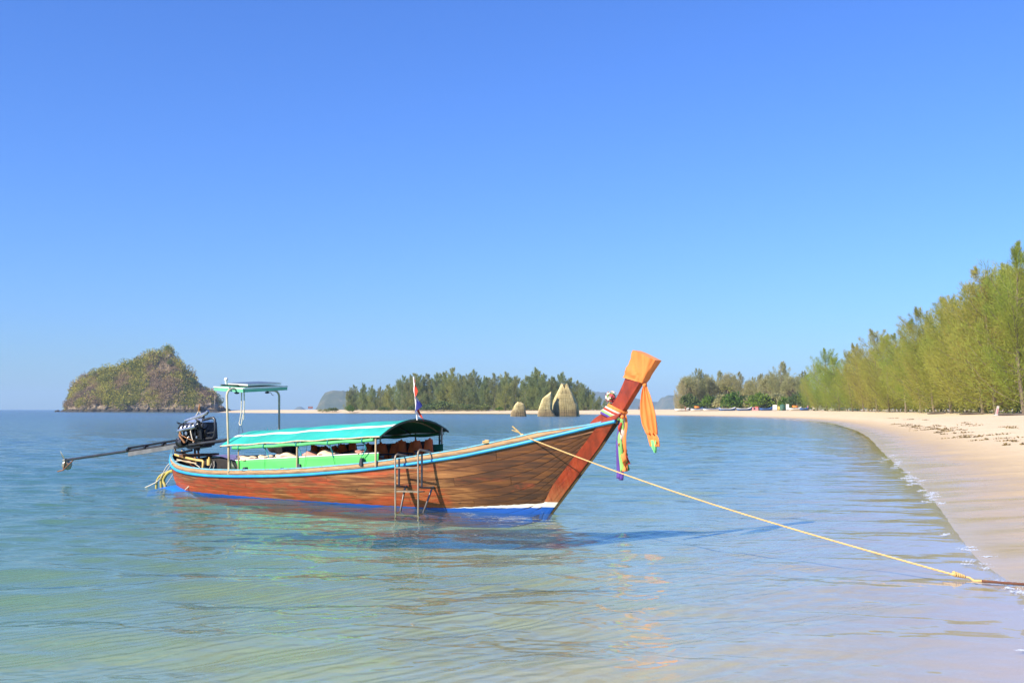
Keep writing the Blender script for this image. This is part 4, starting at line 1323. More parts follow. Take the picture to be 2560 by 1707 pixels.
ribbon([(1552, 1050), (1549, 1085), (1548, 1110), (1551, 1150), (1553, 1200)], 0.068, M_PURPLE, .0, 1.2, .5)
ribbon([(1551, 1046), (1553, 1070), (1550, 1090), (1552, 1130), (1554, 1178)], 0.068, M_LGREEN, .05, .1, .4)
ribbon([(1551, 1055), (1550, 1075), (1552, 1095), (1549, 1115)], 0.045, M_REDR, .06, 2.0, 1.6)
ribbon([(1555, 1042), (1557, 1080), (1556, 1110), (1558, 1140)], 0.068, M_WHITER, .03, .4, .6)
ribbon([(1559, 1036), (1562, 1070), (1560, 1110), (1560, 1145), (1561, 1178)], 0.083, M_ORANGE, .02, .3, .25)
ribbon([(1556, 1120), (1562, 1150), (1558, 1178)], 0.075, M_ORANGE, .04, .8, .4)
ribbon([(1560, 1120), (1566, 1145), (1569, 1160)], 0.060, M_REDR, .0, .2, .3)
ribbon([(1562, 1130), (1566, 1155), (1567, 1176)], 0.060, M_GREENR, -.02, .2, .3)
kb = MB(); kb.ball(bl(1556, 1042, .07), .03, 8, 6); kb.build("ribbon_knot", M_ORANGE, rbn)
gl_ = thing_on_boat("flower_garland", "small round posy of pink and white flowers behind the ribbons on the stem", "flowers")
M_PINK = simple("pink_petals", (0.62, 0.09, 0.14), 0.7, 0.3, 20); M_WPET = simple("white_petals", (0.78, 0.70, 0.62), 0.7, 0.15, 20); M_LEAFG = simple("posy_leaf", (0.13, 0.30, 0.05), 0.6, 0.3, 20)
gc = bl(1528, 992, .02)
rg = random.Random(3)
for k in range(34):
    dv = Vector((rg.gauss(0, 1), rg.gauss(0, 1), rg.gauss(0, 1))).normalized() * .082
    m_ = MB(); c = gc + dv; nrm = dv.normalized(); t1 = nrm.cross(Vector((.3, .5, .8))).normalized(); t2 = nrm.cross(t1)
    for j in range(5):
        a = 6.283 * j / 5 + rg.random()
        tip = c + (t1 * math.cos(a) + t2 * math.sin(a)) * .03 + nrm * .008
        l_ = (t1 * math.cos(a + .5) + t2 * math.sin(a + .5)) * .022; r2 = (t1 * math.cos(a - .5) + t2 * math.sin(a - .5)) * .022
        m_.add([c - nrm * .004, c + l_ + nrm * .012, tip, c + r2 + nrm * .012], [(0, 1, 2, 3)])
    m_.build("flower", [M_PINK, M_WPET, M_PINK, M_WPET, M_WPET][k % 5], gl_)
m_ = MB(); m_.ball(gc, .07, 8, 6); m_.tube([gc, bl(1522, 1012, .02), bl(1524, 1022, .05)], [.03, .015, .012], 6); m_.build("stalk", M_LEAFG, gl_)

# --- mooring rope to the beach and the iron bar it is made fast to
def w2b(p): return p
r0 = BOAT_AT + Matrix.Rotation(BOAT_RZ, 3, 'Z') @ bl(1306, 1089, .30)
rk_ = on_ground(2384, 1436, .045)
rt = on_ground(2416, 1443, .02)
bar0 = on_ground(2455, 1453, .012); bar1 = on_ground(2640, 1460, .05)
for q_ in (bar0, bar1): q_.z = max(.004, float(sand_z([q_.x], [q_.y])[0])) + .012
mr = empty("mooring_rope", rt)
tag(mr, "long taut tan mooring rope running from the bow down to the beach", "rope")
def rel(P): return [Vector(p) - rt for p in P]
pts = []
for k in range(41):
    q = k / 40; p = r0.lerp(rk_, q); p.z -= .10 * math.sin(math.pi * q) * (1 if q < 1 else 0); pts.append(p)
r_ = MB()
# three-strand lay
for s in range(3):
    N_ = 520; P_ = []
    for k in range(N_):
        q = k / (N_ - 1); p = r0.lerp(rk_, q); p.z -= .09 * math.sin(math.pi * q)
        a = q * 260 * 1.0 + s * 2.094
        P_.append(p + Vector((.002, -.0015, .0045)) * math.cos(a) + Vector((.0025, .004, 0)) * math.sin(a))
    r_.tube(rel(P_), .0052, 5)
r_.build("rope_strands", M_ROPE, mr)
r_ = MB(); kp = []
for k in range(40):
    a = k / 39 * 6.283 * 5; q = k / 39
    kp.append(rk_ + (rt - rk_) * q * .9 + Vector((0, .024 * math.cos(a), .022 * math.sin(a) + .01)) * (1 - .6 * q))
r_.tube(rel(kp), .010, 6); r_.ball(rk_ - rt + Vector((.02, 0, .005)), .028, 8, 6, (1.6, .9, .8)); r_.build("knot", M_ROPE, mr)
r_ = MB(); r_.tube(rel([rt.lerp(rk_, .4), rt + Vector((.03, 0, 0)), rt.lerp(bar0, .5) - Vector((0, 0, .015)), bar0 + Vector((.05, 0, 0))]), .012, 6); r_.build("rope_end", M_ROPE, mr)
r_ = MB(); base = r0
r_.tube(rel([base, base + Vector((-.08, .02, .08)), base + Vector((-.16, .03, .15))]), .013, 6); r_.tube(rel([base, base + Vector((-.05, .04, .05)), base + Vector((-.17, .04, .09))]), .011, 6)
r_.ball(base - rt, .035, 8, 6); r_.build("bow_hitch", M_ROPE, mr)
M_BAR = simple("rusty_iron_bar", (0.10, 0.035, 0.018), 0.75, 0.4, 8, 0.6, 30)
r_ = MB(); r_.tube([Vector((0, 0, 0)), (bar1 - bar0) * .5 + Vector((0, 0, .0)), bar1 - bar0], [.012, .0125, .0125], 10); ib = r_.build("iron_bar", M_BAR); ib.location = bar0
tag(ib, "rusty brown iron bar lying on the wet sand at the rope's end", "bar")
cl = thing_on_boat("rope_coil", "small pale coil of rope on the foredeck beside the hitch", "rope")
r_ = MB(); c = Vector((8.62, -.50, 1.10)); r_.tube([c + Vector((.06 * math.cos(a) * (1 + .1 * math.sin(a * 2.3)), .04 * math.sin(a), .004 * a)) for a in np.linspace(0, 15, 44)], .010, 5); r_.build("coil", M_ROPE, cl)

# --- hoses and ropes hanging over the stern
hs = thing_on_boat("stern_hoses", "bent olive yellow hoses arching from the stern into the water", "hose")
for pts, rad, mm in (([(436, 1176), (424, 1179), (414, 1189), (409, 1202), (413, 1214), (414, 1224)], .034, M_HOSE), ([(434, 1178), (420, 1180), (408, 1186), (403, 1198), (403, 1214), (404, 1226)], .030, M_HOSE), ([(412, 1182), (400, 1190), (393, 1201), (391, 1214), (391, 1228)], .026, M_HOSE)):
    r_ = MB(); r_.tube(list(catmull([tuple(bl(*q, .05)) for q in pts], 4)), rad, 8); r_.build("hose", mm, hs)
sr = thing_on_boat("stern_lines", "thin pale ropes trailing from the stern corner into the water", "rope")
for pts, rad, v in (([(440, 1150), (428, 1155), (415, 1168), (408, 1182), (398, 1198), (385, 1208), (361, 1219)], .010, .1), ([(500, 1168), (485, 1158), (470, 1153), (445, 1151), (430, 1158), (420, 1172), (412, 1182)], .008, .35), ([(437, 1176), (427, 1194), (415, 1211)], .007, .1), ([(437, 1176), (443, 1192), (448, 1210)], .009, .1), ([(484, 1207), (474, 1214), (463, 1224)], .010, .55)):
    r_ = MB(); r_.tube(list(catmull([tuple(bl(*q, v)) for q in pts], 3)), rad, 6); r_.build("line", M_ROPEW, sr)

# ================================================================ TREES
ORD = ["first", "second", "third", "fourth", "fifth", "sixth", "seventh", "eighth", "ninth", "tenth", "eleventh", "twelfth", "thirteenth", "fourteenth", "fifteenth",
       "sixteenth", "seventeenth", "eighteenth", "nineteenth", "twentieth", "21st", "22nd", "23rd", "24th", "25th", "26th", "27th", "28th", "29th", "30th", "31st", "32nd", "33rd", "34th", "35th"]


def gz(x, y): return float(sand_z([x], [y])[0])
def at_px(px, Y): return ((px - 1280) / FPX * Y, Y)


M_BARK = simple("pale_casuarina_bark", (0.17, 0.135, 0.095), 0.9, 0.4, 1.5, 0.5, 6)
M_BARKD = simple("dark_bark", (0.12, 0.095, 0.075), 0.9, 0.4, 1.5, 0.5, 6)
M_CAS = leaf_mat("olive_casuarina_needles", (0.395, 0.365, 0.085), (0.365, 0.39, 0.07), (0.285, 0.38, 0.062), .55, .16, .5)
M_CASFAR = leaf_mat("grey_green_needles", (0.29, 0.31, 0.135), (0.245, 0.315, 0.13), (0.37, 0.385, 0.12), .55, .14, .7)
M_BROAD = leaf_mat("grey_brown_foliage", (0.30, 0.32, 0.14), (0.38, 0.375, 0.175), (0.45, 0.41, 0.22), .55, .2, .6)
M_FRESH = leaf_mat("fresh_green_leaves", (0.075, 0.150, 0.018), (0.115, 0.205, 0.022), (0.155, 0.235, 0.030), .4, .6, .5)
M_SHRUB = leaf_mat("dull_green_shrub", (0.09, 0.14, 0.045), (0.13, 0.18, 0.055), (0.18, 0.21, 0.06), .45, .4, .7)
M_PALM = leaf_mat("palm_fronds", (0.12, 0.13, 0.03), (0.15, 0.16, 0.03), (0.2, 0.19, 0.05), .35, .6, .3)


def tufts(P, D, L, W, rg, name):
    """one diamond leaf per row"""
    n = len(P)
    R = rg.normal(size=(n, 3)); D = D / (np.linalg.norm(D, axis=1, keepdims=True) + 1e-9)
    S = np.cross(D, R); S /= (np.linalg.norm(S, axis=1, keepdims=True) + 1e-9)
    a = P; c = P + D * L[:, None]; m1 = P + D * (L * .45)[:, None] + S * W[:, None]; m2 = P + D * (L * .45)[:, None] - S * W[:, None]
    V = np.stack([a, m1, c, m2], 1).reshape(-1, 3)
    return mesh_np(name, V, np.arange(4 * n).reshape(-1, 4), False)


def casuarina(seed, H=20.0, spread=3.6, lean=0.06, bare=.16, nb=150, per=75, lt=.75, tw=.045, name="casuarina"):
    rg = np.random.default_rng(seed)
    la = rg.uniform(0, 6.28)
    def tr(h):
        q = h / H
        return np.stack([lean * H * q ** 1.4 * math.cos(la) + .12 * np.sin(q * 7 + seed) * (H / 20), lean * H * q ** 1.4 * math.sin(la) + .1 * np.sin(q * 5 + seed * 2) * (H / 20), h], -1)
    mb = MB()
    hs_ = np.linspace(0, H * .97, 14)
    mb.tube([tuple(p) for p in tr(hs_)], [max(.012, .013 * H * (1 - h / H) ** .8 * (1.35 if i == 0 else 1)) for i, h in enumerate(hs_)], 7)
    q = rg.uniform(bare, 1, nb) ** .85
    h = q * H
    base = tr(h)
    az = rg.uniform(0, 6.28, nb)
    prof = np.interp(q, [0, bare, .25, .55, .8, 1], [.75, .9, 1.0, .84, .42, .05])
    L = spread * prof * rg.uniform(.4, 1.35, nb)
    el = np.interp(q, [0, .3, .7, 1], [.05, .35, .75, 1.35]) + rg.normal(0, .2, nb)
    wob = rg.uniform(-.5, .5, nb)
    P = []; D = []
    for i in range(nb):
        n = max(8, int(per * L[i] / spread))
        t = rg.uniform(.12, 1, n) ** .75
        d = np.array([math.cos(az[i]), math.sin(az[i]), 0])
        side = np.array([-d[1], d[0], 0])
        def pos(tt):
            return base[i] + np.outer(tt * L[i] * math.cos(el[i]), d) + np.outer(wob[i] * L[i] * .3 * tt ** 2, side) + np.outer(L[i] * (math.sin(el[i]) * tt - .22 * tt ** 2.2), np.array([0, 0, 1]))
        p = pos(t)
        tan = pos(t + .03) - p; tan /= np.linalg.norm(tan, axis=1, keepdims=True)
        sc = .10 + .13 * L[i] * .35
        P.append(p + rg.normal(0, sc, (n, 3)) * np.array([1, 1, .75]))
        D.append(tan * .75 + rg.normal(0, .42, (n, 3)) + np.array([0, 0, -.28]))
        if i % 3 == 0:
            tt = np.linspace(0, .85, 4); pp = pos(tt)
            mb.tube([tuple(x) for x in pp], [.0022 * H * (1 - .8 * x) * (.5 + L[i] / spread * .5) for x in tt], 4)
    # leader spray at the top
    n = 60
    hh = rg.uniform(.86, 1.02, n) * H
    P.append(tr(hh) + rg.normal(0, .09 * H / 20, (n, 3))); D.append(rg.normal(0, .22, (n, 3)) + np.array([0, 0, 1.0]))
    P = np.concatenate(P); D = np.concatenate(D)
    n = len(P)
    me_c = tufts(P, D, rg.uniform(.55, 1.25, n) * lt, rg.uniform(.6, 1.3, n) * tw, rg, name + "_crown")
    tmp = mb.build("tmp", None); me_t = tmp.data; bpy.data.objects.remove(tmp)
    return me_t, me_c


def plume_tree(seed, H=20.0, R=5.0, npl=46, per=430, lt=.62, tw=.026, low=.08, name="plume", droop=.10, wind=(-.22, 0)):
    """feathery casuarina: many upswept plumes of needles on a few leaders"""
    rg = np.random.default_rng(seed)
    mb = MB()
    lx, ly = rg.normal(0, .03, 2) * H
    def tr(h):
        q = np.asarray(h) / H
        return np.stack([lx * q ** 1.5 + .012 * H * np.sin(q * 6 + seed), ly * q ** 1.5, q * H], -1)
    hs_ = np.linspace(0, H * .9, 12)
    mb.tube([tuple(p) for p in tr(hs_)], [max(.01, .0125 * H * (1 - h / H) ** .8) for h in hs_], 7)
    P = []; D = []
    for i in range(npl):
        q = (i + rg.uniform(0, 1)) / npl                        # where the tip sits in the crown
        zt = H * (low + (1 - low) * q ** .9)
        rad = R * np.interp(q, [0, .15, .45, .75, .92, 1], [.78, 1.0, .95, .72, .42, .08]) * rg.uniform(.55, 1.18)
        az = rg.uniform(0, 6.283)
        tip = np.array([rad * math.cos(az), rad * math.sin(az), zt]) + tr(zt) * np.array([1, 1, 0]) + np.array([wind[0], wind[1], 0]) * H * .12 * q
        b0 = tr(max(.05 * H, zt - rad * rg.uniform(.5, 1.3) - H * .04))
        L = np.linalg.norm(tip - b0)
        n = int(per * (.35 + .65 * L / (R * 1.3)))
        t = rg.uniform(.12, 1.04, n) ** .8
        bow = np.array([0, 0, -1.0]) * L * .16
        pos = b0 + np.outer(t, tip - b0) + np.outer(np.sin(np.pi * np.clip(t, 0, 1)), bow)
        tan = (tip - b0) / L + np.outer(np.cos(np.pi * np.clip(t, 0, 1)) * np.pi / L, bow)
        w = .16 * L * np.clip(1.12 - t, .06, 1) ** .7 * np.clip(t * 3, .35, 1)
        off = rg.normal(0, 1, (n, 3)) * w[:, None] * np.array([1, 1, .8])
        off[:, 2] -= np.abs(rg.normal(0, .5, n)) * w
        P.append(pos + off)
        D.append(tan * .9 + rg.normal(0, .36, (n, 3)) + np.array([wind[0] * .5, 0, -droop]) + off / (w[:, None] + .05) * .25)
        tt = np.linspace(0, .8, 5); pp = b0 + np.outer(tt, tip - b0) + np.outer(np.sin(np.pi * tt), bow)
        mb.tube([tuple(x) for x in pp], [.0030 * H * (1 - .8 * x) for x in tt], 4)
    P = np.concatenate(P); D = np.concatenate(D); n = len(P)
    me_c = tufts(P, D, rg.uniform(.5, 1.35, n) * lt, rg.uniform(.6, 1.3, n) * tw, rg, name + "_crown")
    tmp = mb.build("tmp", None); me_t = tmp.data; bpy.data.objects.remove(tmp)
    return me_t, me_c


def broadleaf(seed, H=13.0, spread=4.5, ncl=60, per=90, leaf=.30, name="broadleaf", bare=.25, flat=.8):
    rg = np.random.default_rng(seed)
    mb = MB()
    top = np.array([rg.normal(0, .5), rg.normal(0, .5), H * .6])
    mb.tube([(0, 0, 0), (top[0] * .3, top[1] * .3, H * .3), tuple(top)], [.028 * H, .02 * H, .012 * H], 7)
    P = []; D = []
    for i in range(ncl):
        u = rg.normal(size=3); u /= np.linalg.norm(u); u[2] = abs(u[2]) * 1.1 - .28
        c = np.array([0, 0, H * (bare + (1 - bare) * .45)]) + u * np.array([spread, spread, H * (1 - bare) * .52]) * rg.uniform(.55, 1.0)
        if i % 2 == 0:
            k = top * rg.uniform(.4, .9); mb.tube([tuple(k), tuple((k + c) / 2 + np.array([0, 0, -.3])), tuple(c)], [.008 * H, .005 * H, .002 * H], 4)
        rad = rg.uniform(.5, 1.25) * spread * .26
        n = int(per * rg.uniform(.6, 1.3))
        v = rg.normal(size=(n, 3)); v /= np.linalg.norm(v, axis=1, keepdims=True)
        P.append(c + v * rad * (rg.uniform(.3, 1, (n, 1)) ** .5) * np.array([1.15, 1.15, flat])); D.append(v + rg.normal(0, .6, (n, 3)))
    P = np.concatenate(P); D = np.concatenate(D); n = len(P)
    me_c = tufts(P, D, rg.uniform(.6, 1.3, n) * leaf, rg.uniform(.7, 1.2, n) * leaf * .36, rg, name + "_crown")
    tmp = mb.build("tmp", None); me_t = tmp.data; bpy.data.objects.remove(tmp)
    return me_t, me_c


def plant_tree(kind, meshes, mats, x, y, H, H0, wide, rz, label, cat, group, tilt=(0, 0)):
    t = empty(kind, (x, y, gz(x, y) - .05), rz)
    t.rotation_mode = 'ZYX'; t.rotation_euler = (tilt[0], tilt[1], rz)
    tag(t, label, cat, group)
    s = H / H0
    for nm, me_, mm in (("trunk", meshes[0], mats[0]), ("crown", meshes[1], mats[1])):
        o = bpy.data.objects.new(nm, me_)
        COL.objects.link(o); o.parent = t
        o.scale = (s * wide, s * wide, s)
        if len(me_.materials) == 0: me_.materials.append(mm)
    return t


rgT = random.Random(11)
# --- beach casuarinas at the right
CV = [plume_tree(100 + k, 20, [6.0, 5.4, 6.6, 5.8, 5.2, 6.2][k], [58, 50, 62, 54, 48, 60][k], 540, .60, .024, [.27, .30, .26, .28, .31, .27][k]) for k in range(6)]
# pixel of the trunk, distance, pixel height of the top
ROW = [(2556, 134, 585), (2490, 142, 640), (2452, 150, 690), (2415, 158, 720), (2378, 168, 728), (2336, 178, 752), (2300, 190, 788), (2262, 202, 822), (2222, 215, 826),
       (2190, 228, 812), (2158, 242, 848), (2128, 258, 872), (2098, 275, 885), (2068, 292, 862), (2044, 310, 902), (2020, 330, 930)]
for k, (px, Y, top) in enumerate(ROW):
    x, y = at_px(px, Y)
    H = (CAM_H + (1023 - top) / FPX * Y - gz(x, y)) * .95
    plant_tree("casuarina_tree", CV[k % 6], (M_BARK, M_CAS), x, y, H, 20, rgT.uniform(.95, 1.2), rgT.uniform(0, 6.28),
               "feathery olive casuarina, %s from the right edge in the front row along the beach" % ORD[k], "tree", "casuarinas along the right-hand beach", (rgT.uniform(-.02, .02), rgT.uniform(-.12, -.01)))
kk = 0
for k in range(34):                                   # the rows behind fill the gaps between crowns
    px = 2600 - k * 17.5 + rgT.uniform(-10, 10)
    Y0 = float(np.interp(px, [2020, 2100, 2300, 2556, 2640], [330, 272, 190, 134, 126]))
    top0 = float(np.interp(px, [2000, 2020, 2044, 2068, 2128, 2190, 2262, 2336, 2415, 2490, 2556, 2640], [935, 930, 905, 870, 880, 825, 830, 765, 735, 655, 600, 560]))
    Y = Y0 + rgT.uniform(9, 30)
    x, y = at_px(px, Y)
    H = CAM_H + (1023 - top0 - rgT.uniform(25, 80)) / FPX * Y - gz(x, y)
    plant_tree("casuarina_tree", CV[(k * 5 + 2) % 6], (M_BARK, M_CAS), x, y, H, 20, rgT.uniform(.9, 1.2), rgT.uniform(0, 6.28),
               "olive casuarina standing behind the front row of beach trees at right", "tree", "casuarinas behind the right-hand front row", (rgT.uniform(-.03, .03), rgT.uniform(-.06, .04)))
# bare slim trunks and low green under the beach trees
for k in range(16):
    px = 2546 - k * 27 + rgT.uniform(-8, 8)
    Y = float(np.interp(px, [2020, 2100, 2300, 2556], [345, 290, 205, 150])) + rgT.uniform(2, 14)
    x, y = at_px(px, Y); z = gz(x, y)
    m_ = MB(); h = rgT.uniform(4.5, 7.5); ln = rgT.uniform(-.9, .9)
    m_.tube([(0, 0, -.1), (ln * .3, 0, h * .5), (ln, .2, h)], [.16, .12, .08], 7)
    o = m_.build("bare_trunk", M_BARK); o.location = (x, y, z)
    tag(o, "slim pale bare trunk under the beach casuarinas, %s from the right" % ORD[k], "trunk", "bare trunks under the beach trees")

# --- shrubs
SV = [broadleaf(300 + k, 2.2, 1.7, 22, 42, .34, "shrub", .02, .7) for k in range(4)]
def shrub(px, Y, h, w, mm, lab, grp, name="shrub"):
    x, y = at_px(px, Y)
    src = SV[rgT.randrange(4)]
    t = empty(name, (x, y, gz(x, y) - .05), rgT.uniform(0, 6.28)); tag(t, lab, "shrub", grp)
    s = h / 2.2
    for nm, me_, m1 in (("stems", src[0], M_BARKD), ("foliage", src[1], mm)):
        me2 = me_ if len(me_.materials) == 0 or me_.materials[0] == m1 else me_.copy()
        if len(me2.materials) == 0: me2.materials.append(m1)
        else: me2.materials[0] = m1
        o = obj(nm, me2, None, t); o.scale = (w / 3.4, w / 3.4, s)
for k in range(20):
    px = 2550 - k * 27 + rgT.uniform(-9, 9)
    Y = float(np.interp(px, [2020, 2100, 2300, 2556], [350, 300, 222, 170])) + rgT.uniform(4, 16)
    shrub(px, Y, rgT.uniform(2.2, 4.2), rgT.uniform(6, 9), M_FRESH if k % 3 else M_SHRUB, "low green shrub in the shade behind the beach trunks, %s from the right" % ORD[k], "undergrowth under the beach trees")

# --- grey-brown wood at the head of the bay
BVs = [broadleaf(400 + k, 14, 5.2, 90, 95, .34, "wood", [.12, .2, .1, .16][k]) for k in range(4)]
WP = [plume_tree(450 + k, 14, [4.6, 5.2, 4.2][k], 44, 230, .66, .06, [.12, .1, .15][k], 'wood_plume', .2, (-.05, 0)) for k in range(3)]
WOOD = [(1704, 382, 950), (1722, 388, 928), (1746, 392, 921), (1770, 398, 931), (1796, 402, 926), (1824, 398, 921), (1850, 394, 930), (1876, 390, 940), (1902, 384, 934), (1928, 378, 922), (1954, 372, 903), (1980, 364, 928), (2004, 356, 928)]
for k, (px, Y, top) in enumerate(WOOD):
    x, y = at_px(px, Y); H = CAM_H + (1023 - top) / FPX * Y - gz(x, y)
    plant_tree("broad_tree", (BVs[k % 4] if k % 2 else WP[k % 3]), (M_BARK, M_BROAD), x, y, H, 14, .78, rgT.uniform(0, 6.28), "grey brown broad tree, %s from the left in the wood right of the prow" % ORD[k], "tree", "broad trees at the head of the bay")
for k in range(14):
    px = 1700 + k * 23.5 + rgT.uniform(-6, 6); Y = 405 + rgT.uniform(0, 18)
    x, y = at_px(px, Y); top = float(np.interp(px, [1690, 1746, 1876, 1954, 2020], [962, 928, 944, 915, 935])) + rgT.uniform(2, 26)
    H = CAM_H + (1023 - top) / FPX * Y - gz(x, y)
    plant_tree("broad_tree", WP[(k + 1) % 3], (M_BARK, M_BROAD), x, y, H, 14, .8, rgT.uniform(0, 6.28), "broad tree in the back row of the wood right of the prow", "tree", "back row of the wood at the head of the bay")
for k in range(13):
    px = 1716 + k * 23 + rgT.uniform(-7, 7); Y = float(np.interp(px, [1700, 2020], [372, 345])) - rgT.uniform(0, 5)
    shrub(px, Y, rgT.uniform(3, 6.2), rgT.uniform(5, 8), [M_SHRUB, M_BROAD, M_FRESH][k % 3] if px > 1745 else M_SHRUB, "scrubby bush at the foot of the wood right of the prow, %s from the left" % ORD[k], "bushes at the foot of the bay wood")
# one palm in front of that wood
px, Y = 1815, 370; x, y = at_px(px, Y)
pt = empty("palm_tree", (x, y, gz(x, y)), 0); tag(pt, "yellow green palm leaning out of the wood right of the prow", "palm")
m_ = MB(); m_.tube([(0, 0, 0), (.2, 0, 3.5), (.6, 0, 7.0)], [.22, .16, .13], 7); m_.build("trunk", M_BARK, pt)
for k in range(15):
    a = k * 2.4; m_ = MB(); rows = []; el = [.9, .4, .1][k % 3]
    for q in np.linspace(0, 1, 9):
        L_ = 3.0; c = Vector((.6 + math.cos(a) * L_ * q * math.cos(el * (1 - q * .4)), math.sin(a) * L_ * q * math.cos(el), 7.0 + L_ * q * math.sin(el) - 1.5 * q * q))
        w = .34 * math.sin(math.pi * min(.97, q * .9 + .06)); sd2 = Vector((-math.sin(a), math.cos(a), 0))
        rows.append([c - sd2 * w - Vector((0, 0, w * .6)), c, c + sd2 * w - Vector((0, 0, w * .6))])
    m_.grid(rows); m_.build("frond", M_PALM, pt)

# --- far grove across the bay
CF = [plume_tree(200 + k, 14, [2.7, 3.1, 2.4, 2.9, 3.3][k], 40, 210, .62, .05, [.08, .14, .1, .12, .06][k], 'far_casuarina', .2, (-.05, 0)) for k in range(5)]
GT = [(872, 974), (884, 963), (906, 959), (930, 963), (951, 966), (972, 962), (1003, 940), (1021, 938), (1037, 933), (1052, 937), (1066, 933), (1090, 933), (1118, 929), (1134, 919), (1150, 936), (1171, 931), (1186, 925), (1213, 941), (1236, 933), (1264, 929), (1290, 938), (1312, 940),
      (1332, 920), (1346, 928), (1360, 934), (1378, 940), (1394, 938), (1412, 931), (1428, 944), (1444, 951), (1458, 957), (1470, 968), (1482, 980), (1498, 990), (1514, 996)]
for k, (px, top) in enumerate(GT):
    Y = float(np.interp(px, [868, 1100, 1300, 1520], [492, 478, 455, 440])) + rgT.uniform(0, 4)
    x, y = at_px(px, Y); H = CAM_H + (1023 - top) / FPX * Y - gz(x, y)
    plant_tree("grove_casuarina", CF[k % 5], (M_BARKD, M_CASFAR), x, y, H, 14, rgT.uniform(.95, 1.25), rgT.uniform(0, 6.28), "dark green casuarina, %s from the left in the far grove across the bay" % ORD[k], "tree", "casuarinas of the far grove")
for k in range(62):
    px = 872 + k * 10.4 + rgT.uniform(-5, 5); Y = float(np.interp(px, [868, 1100, 1300, 1520], [505, 492, 470, 455])) + rgT.uniform(0, 25)
    x, y = at_px(px, Y); top = float(np.interp(px, [868, 930, 1010, 1134, 1260, 1340, 1420, 1470, 1520], [978, 966, 944, 930, 935, 932, 942, 968, 998])) + rgT.uniform(0, 30)
    H = max(3, CAM_H + (1023 - top) / FPX * Y - gz(x, y))
    plant_tree("grove_casuarina", CF[(k * 3 + 1) % 5], (M_BARKD, M_CASFAR), x, y, H, 14, rgT.uniform(1.0, 1.35), rgT.uniform(0, 6.28), "dark green casuarina inside the far grove across the bay, behind its front row", "tree", "inner trees of the far grove")
GS = [(876, 468, 3.4, 3.6, M_FRESH, "bright yellow green bush at the left end of the far grove"), (832, 478, 2.0, 5, M_SHRUB, "low dull bush on the sand left of the far grove"), (808, 480, 1.5, 4, M_BROAD, "dry brownish low scrub beside the sign on the sand spit"),
      (1040, 465, 2.8, 7, M_SHRUB, "green bush just left of the flag at the foot of the far grove"), (1078, 462, 3.6, 8, M_SHRUB, "tall green bush just right of the flag at the foot of the far grove"), (1110, 462, 4.4, 9, M_SHRUB, "largest rounded green bush at the foot of the far grove"),
      (1145, 460, 3.4, 8, M_SHRUB, "rounded green bush right of the largest one below the far grove"), (1172, 458, 2.6, 6, M_SHRUB, "small green bush between two larger ones below the far grove"), (1205, 456, 3.0, 9, M_SHRUB, "wide low green bush left of the small woven basket rock"), (1249, 448, 1.9, 3.2, M_FRESH, "small bright green bush just left of the small woven basket rock"),
      (960, 478, 2.0, 5, M_SHRUB, "dim bush under the left part of the far grove")]
for (px, Y, h, w, mm, lab) in GS: shrub(px, Y, h, w, mm, lab, "bushes below the far grove")

# ================================================================ ISLAND, HILLS
m_rock, nt, b, out = new_mat("limestone")
co = objco(nt); sep = nt.nodes.new('ShaderNodeSeparateXYZ'); nt.links.new(co, sep.inputs[0])
n1 = noise(nt, mapping(nt, co, (.35, .35, .12)), 1.0, 6, .65); n2 = noise(nt, co, 1.3, 5)
c = ramp(nt, n1, [(.3, (.07, .055, .042)), (.5, (.19, .145, .095)), (.66, (.34, .27, .18))])
c = mixc(nt, ramp(nt, n2, [(.58, 0.0), (.68, .8)]), c, (.07, .06, .055))
tide = ramp(nt, math_n(nt, 'MULTIPLY', math_n(nt, 'ADD', sep.outputs['Z'], math_n(nt, 'MULTIPLY', n2, 1.2)), .2), [(.42, 1.0), (.56, 0.0)])
c = mixc(nt, tide, c, (.035, .03, .025))
nt.links.new(c, b.inputs['Base Color']); b.inputs['Roughness'].default_value = .9
bump(nt, n1, .8, 1.0, b)
M_ROCK = m_rock
IY = 740.0
sil = [(163, 1028), (166, 1018), (172, 1006), (178, 990), (190, 962), (194, 948), (206, 938), (226, 937), (234, 926), (253, 921), (268, 916), (293, 918), (300, 906), (319, 895), (345, 891), (355, 885), (366, 874), (382, 865), (410, 862), (424, 861), (436, 872), (446, 884), (452, 908), (468, 922), (480, 933), (493, 958), (512, 970), (530, 984), (544, 995), (549, 1014), (574, 1024)]
sx = np.array([at_px(p[0], IY)[0] for p in sil]); szz = np.array([(1023 - p[1]) / FPX * IY + CAM_H for p in sil])
rgI = np.random.default_rng(5)
from mathutils import noise as mno
def isl_h(x, y):
    """height of the island above the sea"""
    x = x * IY / y
    R = max(0.0, float(np.interp(x, sx, szz)) - 3.2)
    t = (y - IY - 6) / 46.0
    q = abs(t) ** 1.5 if y < IY + 6 else abs(t) ** 2
    h = R * max(0.0, 1 - q)
    n = mno.fractal(Vector((x * .05, y * .05, 3.1)), 1.0, 2.0, 5) * 5.0
    cl_ = mno.fractal(Vector((x * .16, y * .16, 9.1)), 1.0, 2.0, 4)
    h = h * (1 + .06 * n / 5) + n * .25 * min(1, h / 15)
    ef = min((x - sx[0]), (sx[-3] - x)) / 6.0
    edge = min(1 - abs(t), 1.0)
    if edge > 0 and x > sx[0] - 2 and x < sx[-2]:
        cliff = (2.0 + 3.4 * (0.5 + cl_)) * min(1, edge * 14) * min(1, max(0, ef) * 1.2 + .25)
        h = max(h * .92 + cliff * .45, cliff * min(1, edge * 9))
    return h
xs = np.linspace(sx[0] - 4, sx[-1] + 3, 170); ys = np.linspace(IY - 46, IY + 54, 120)
V = []; 
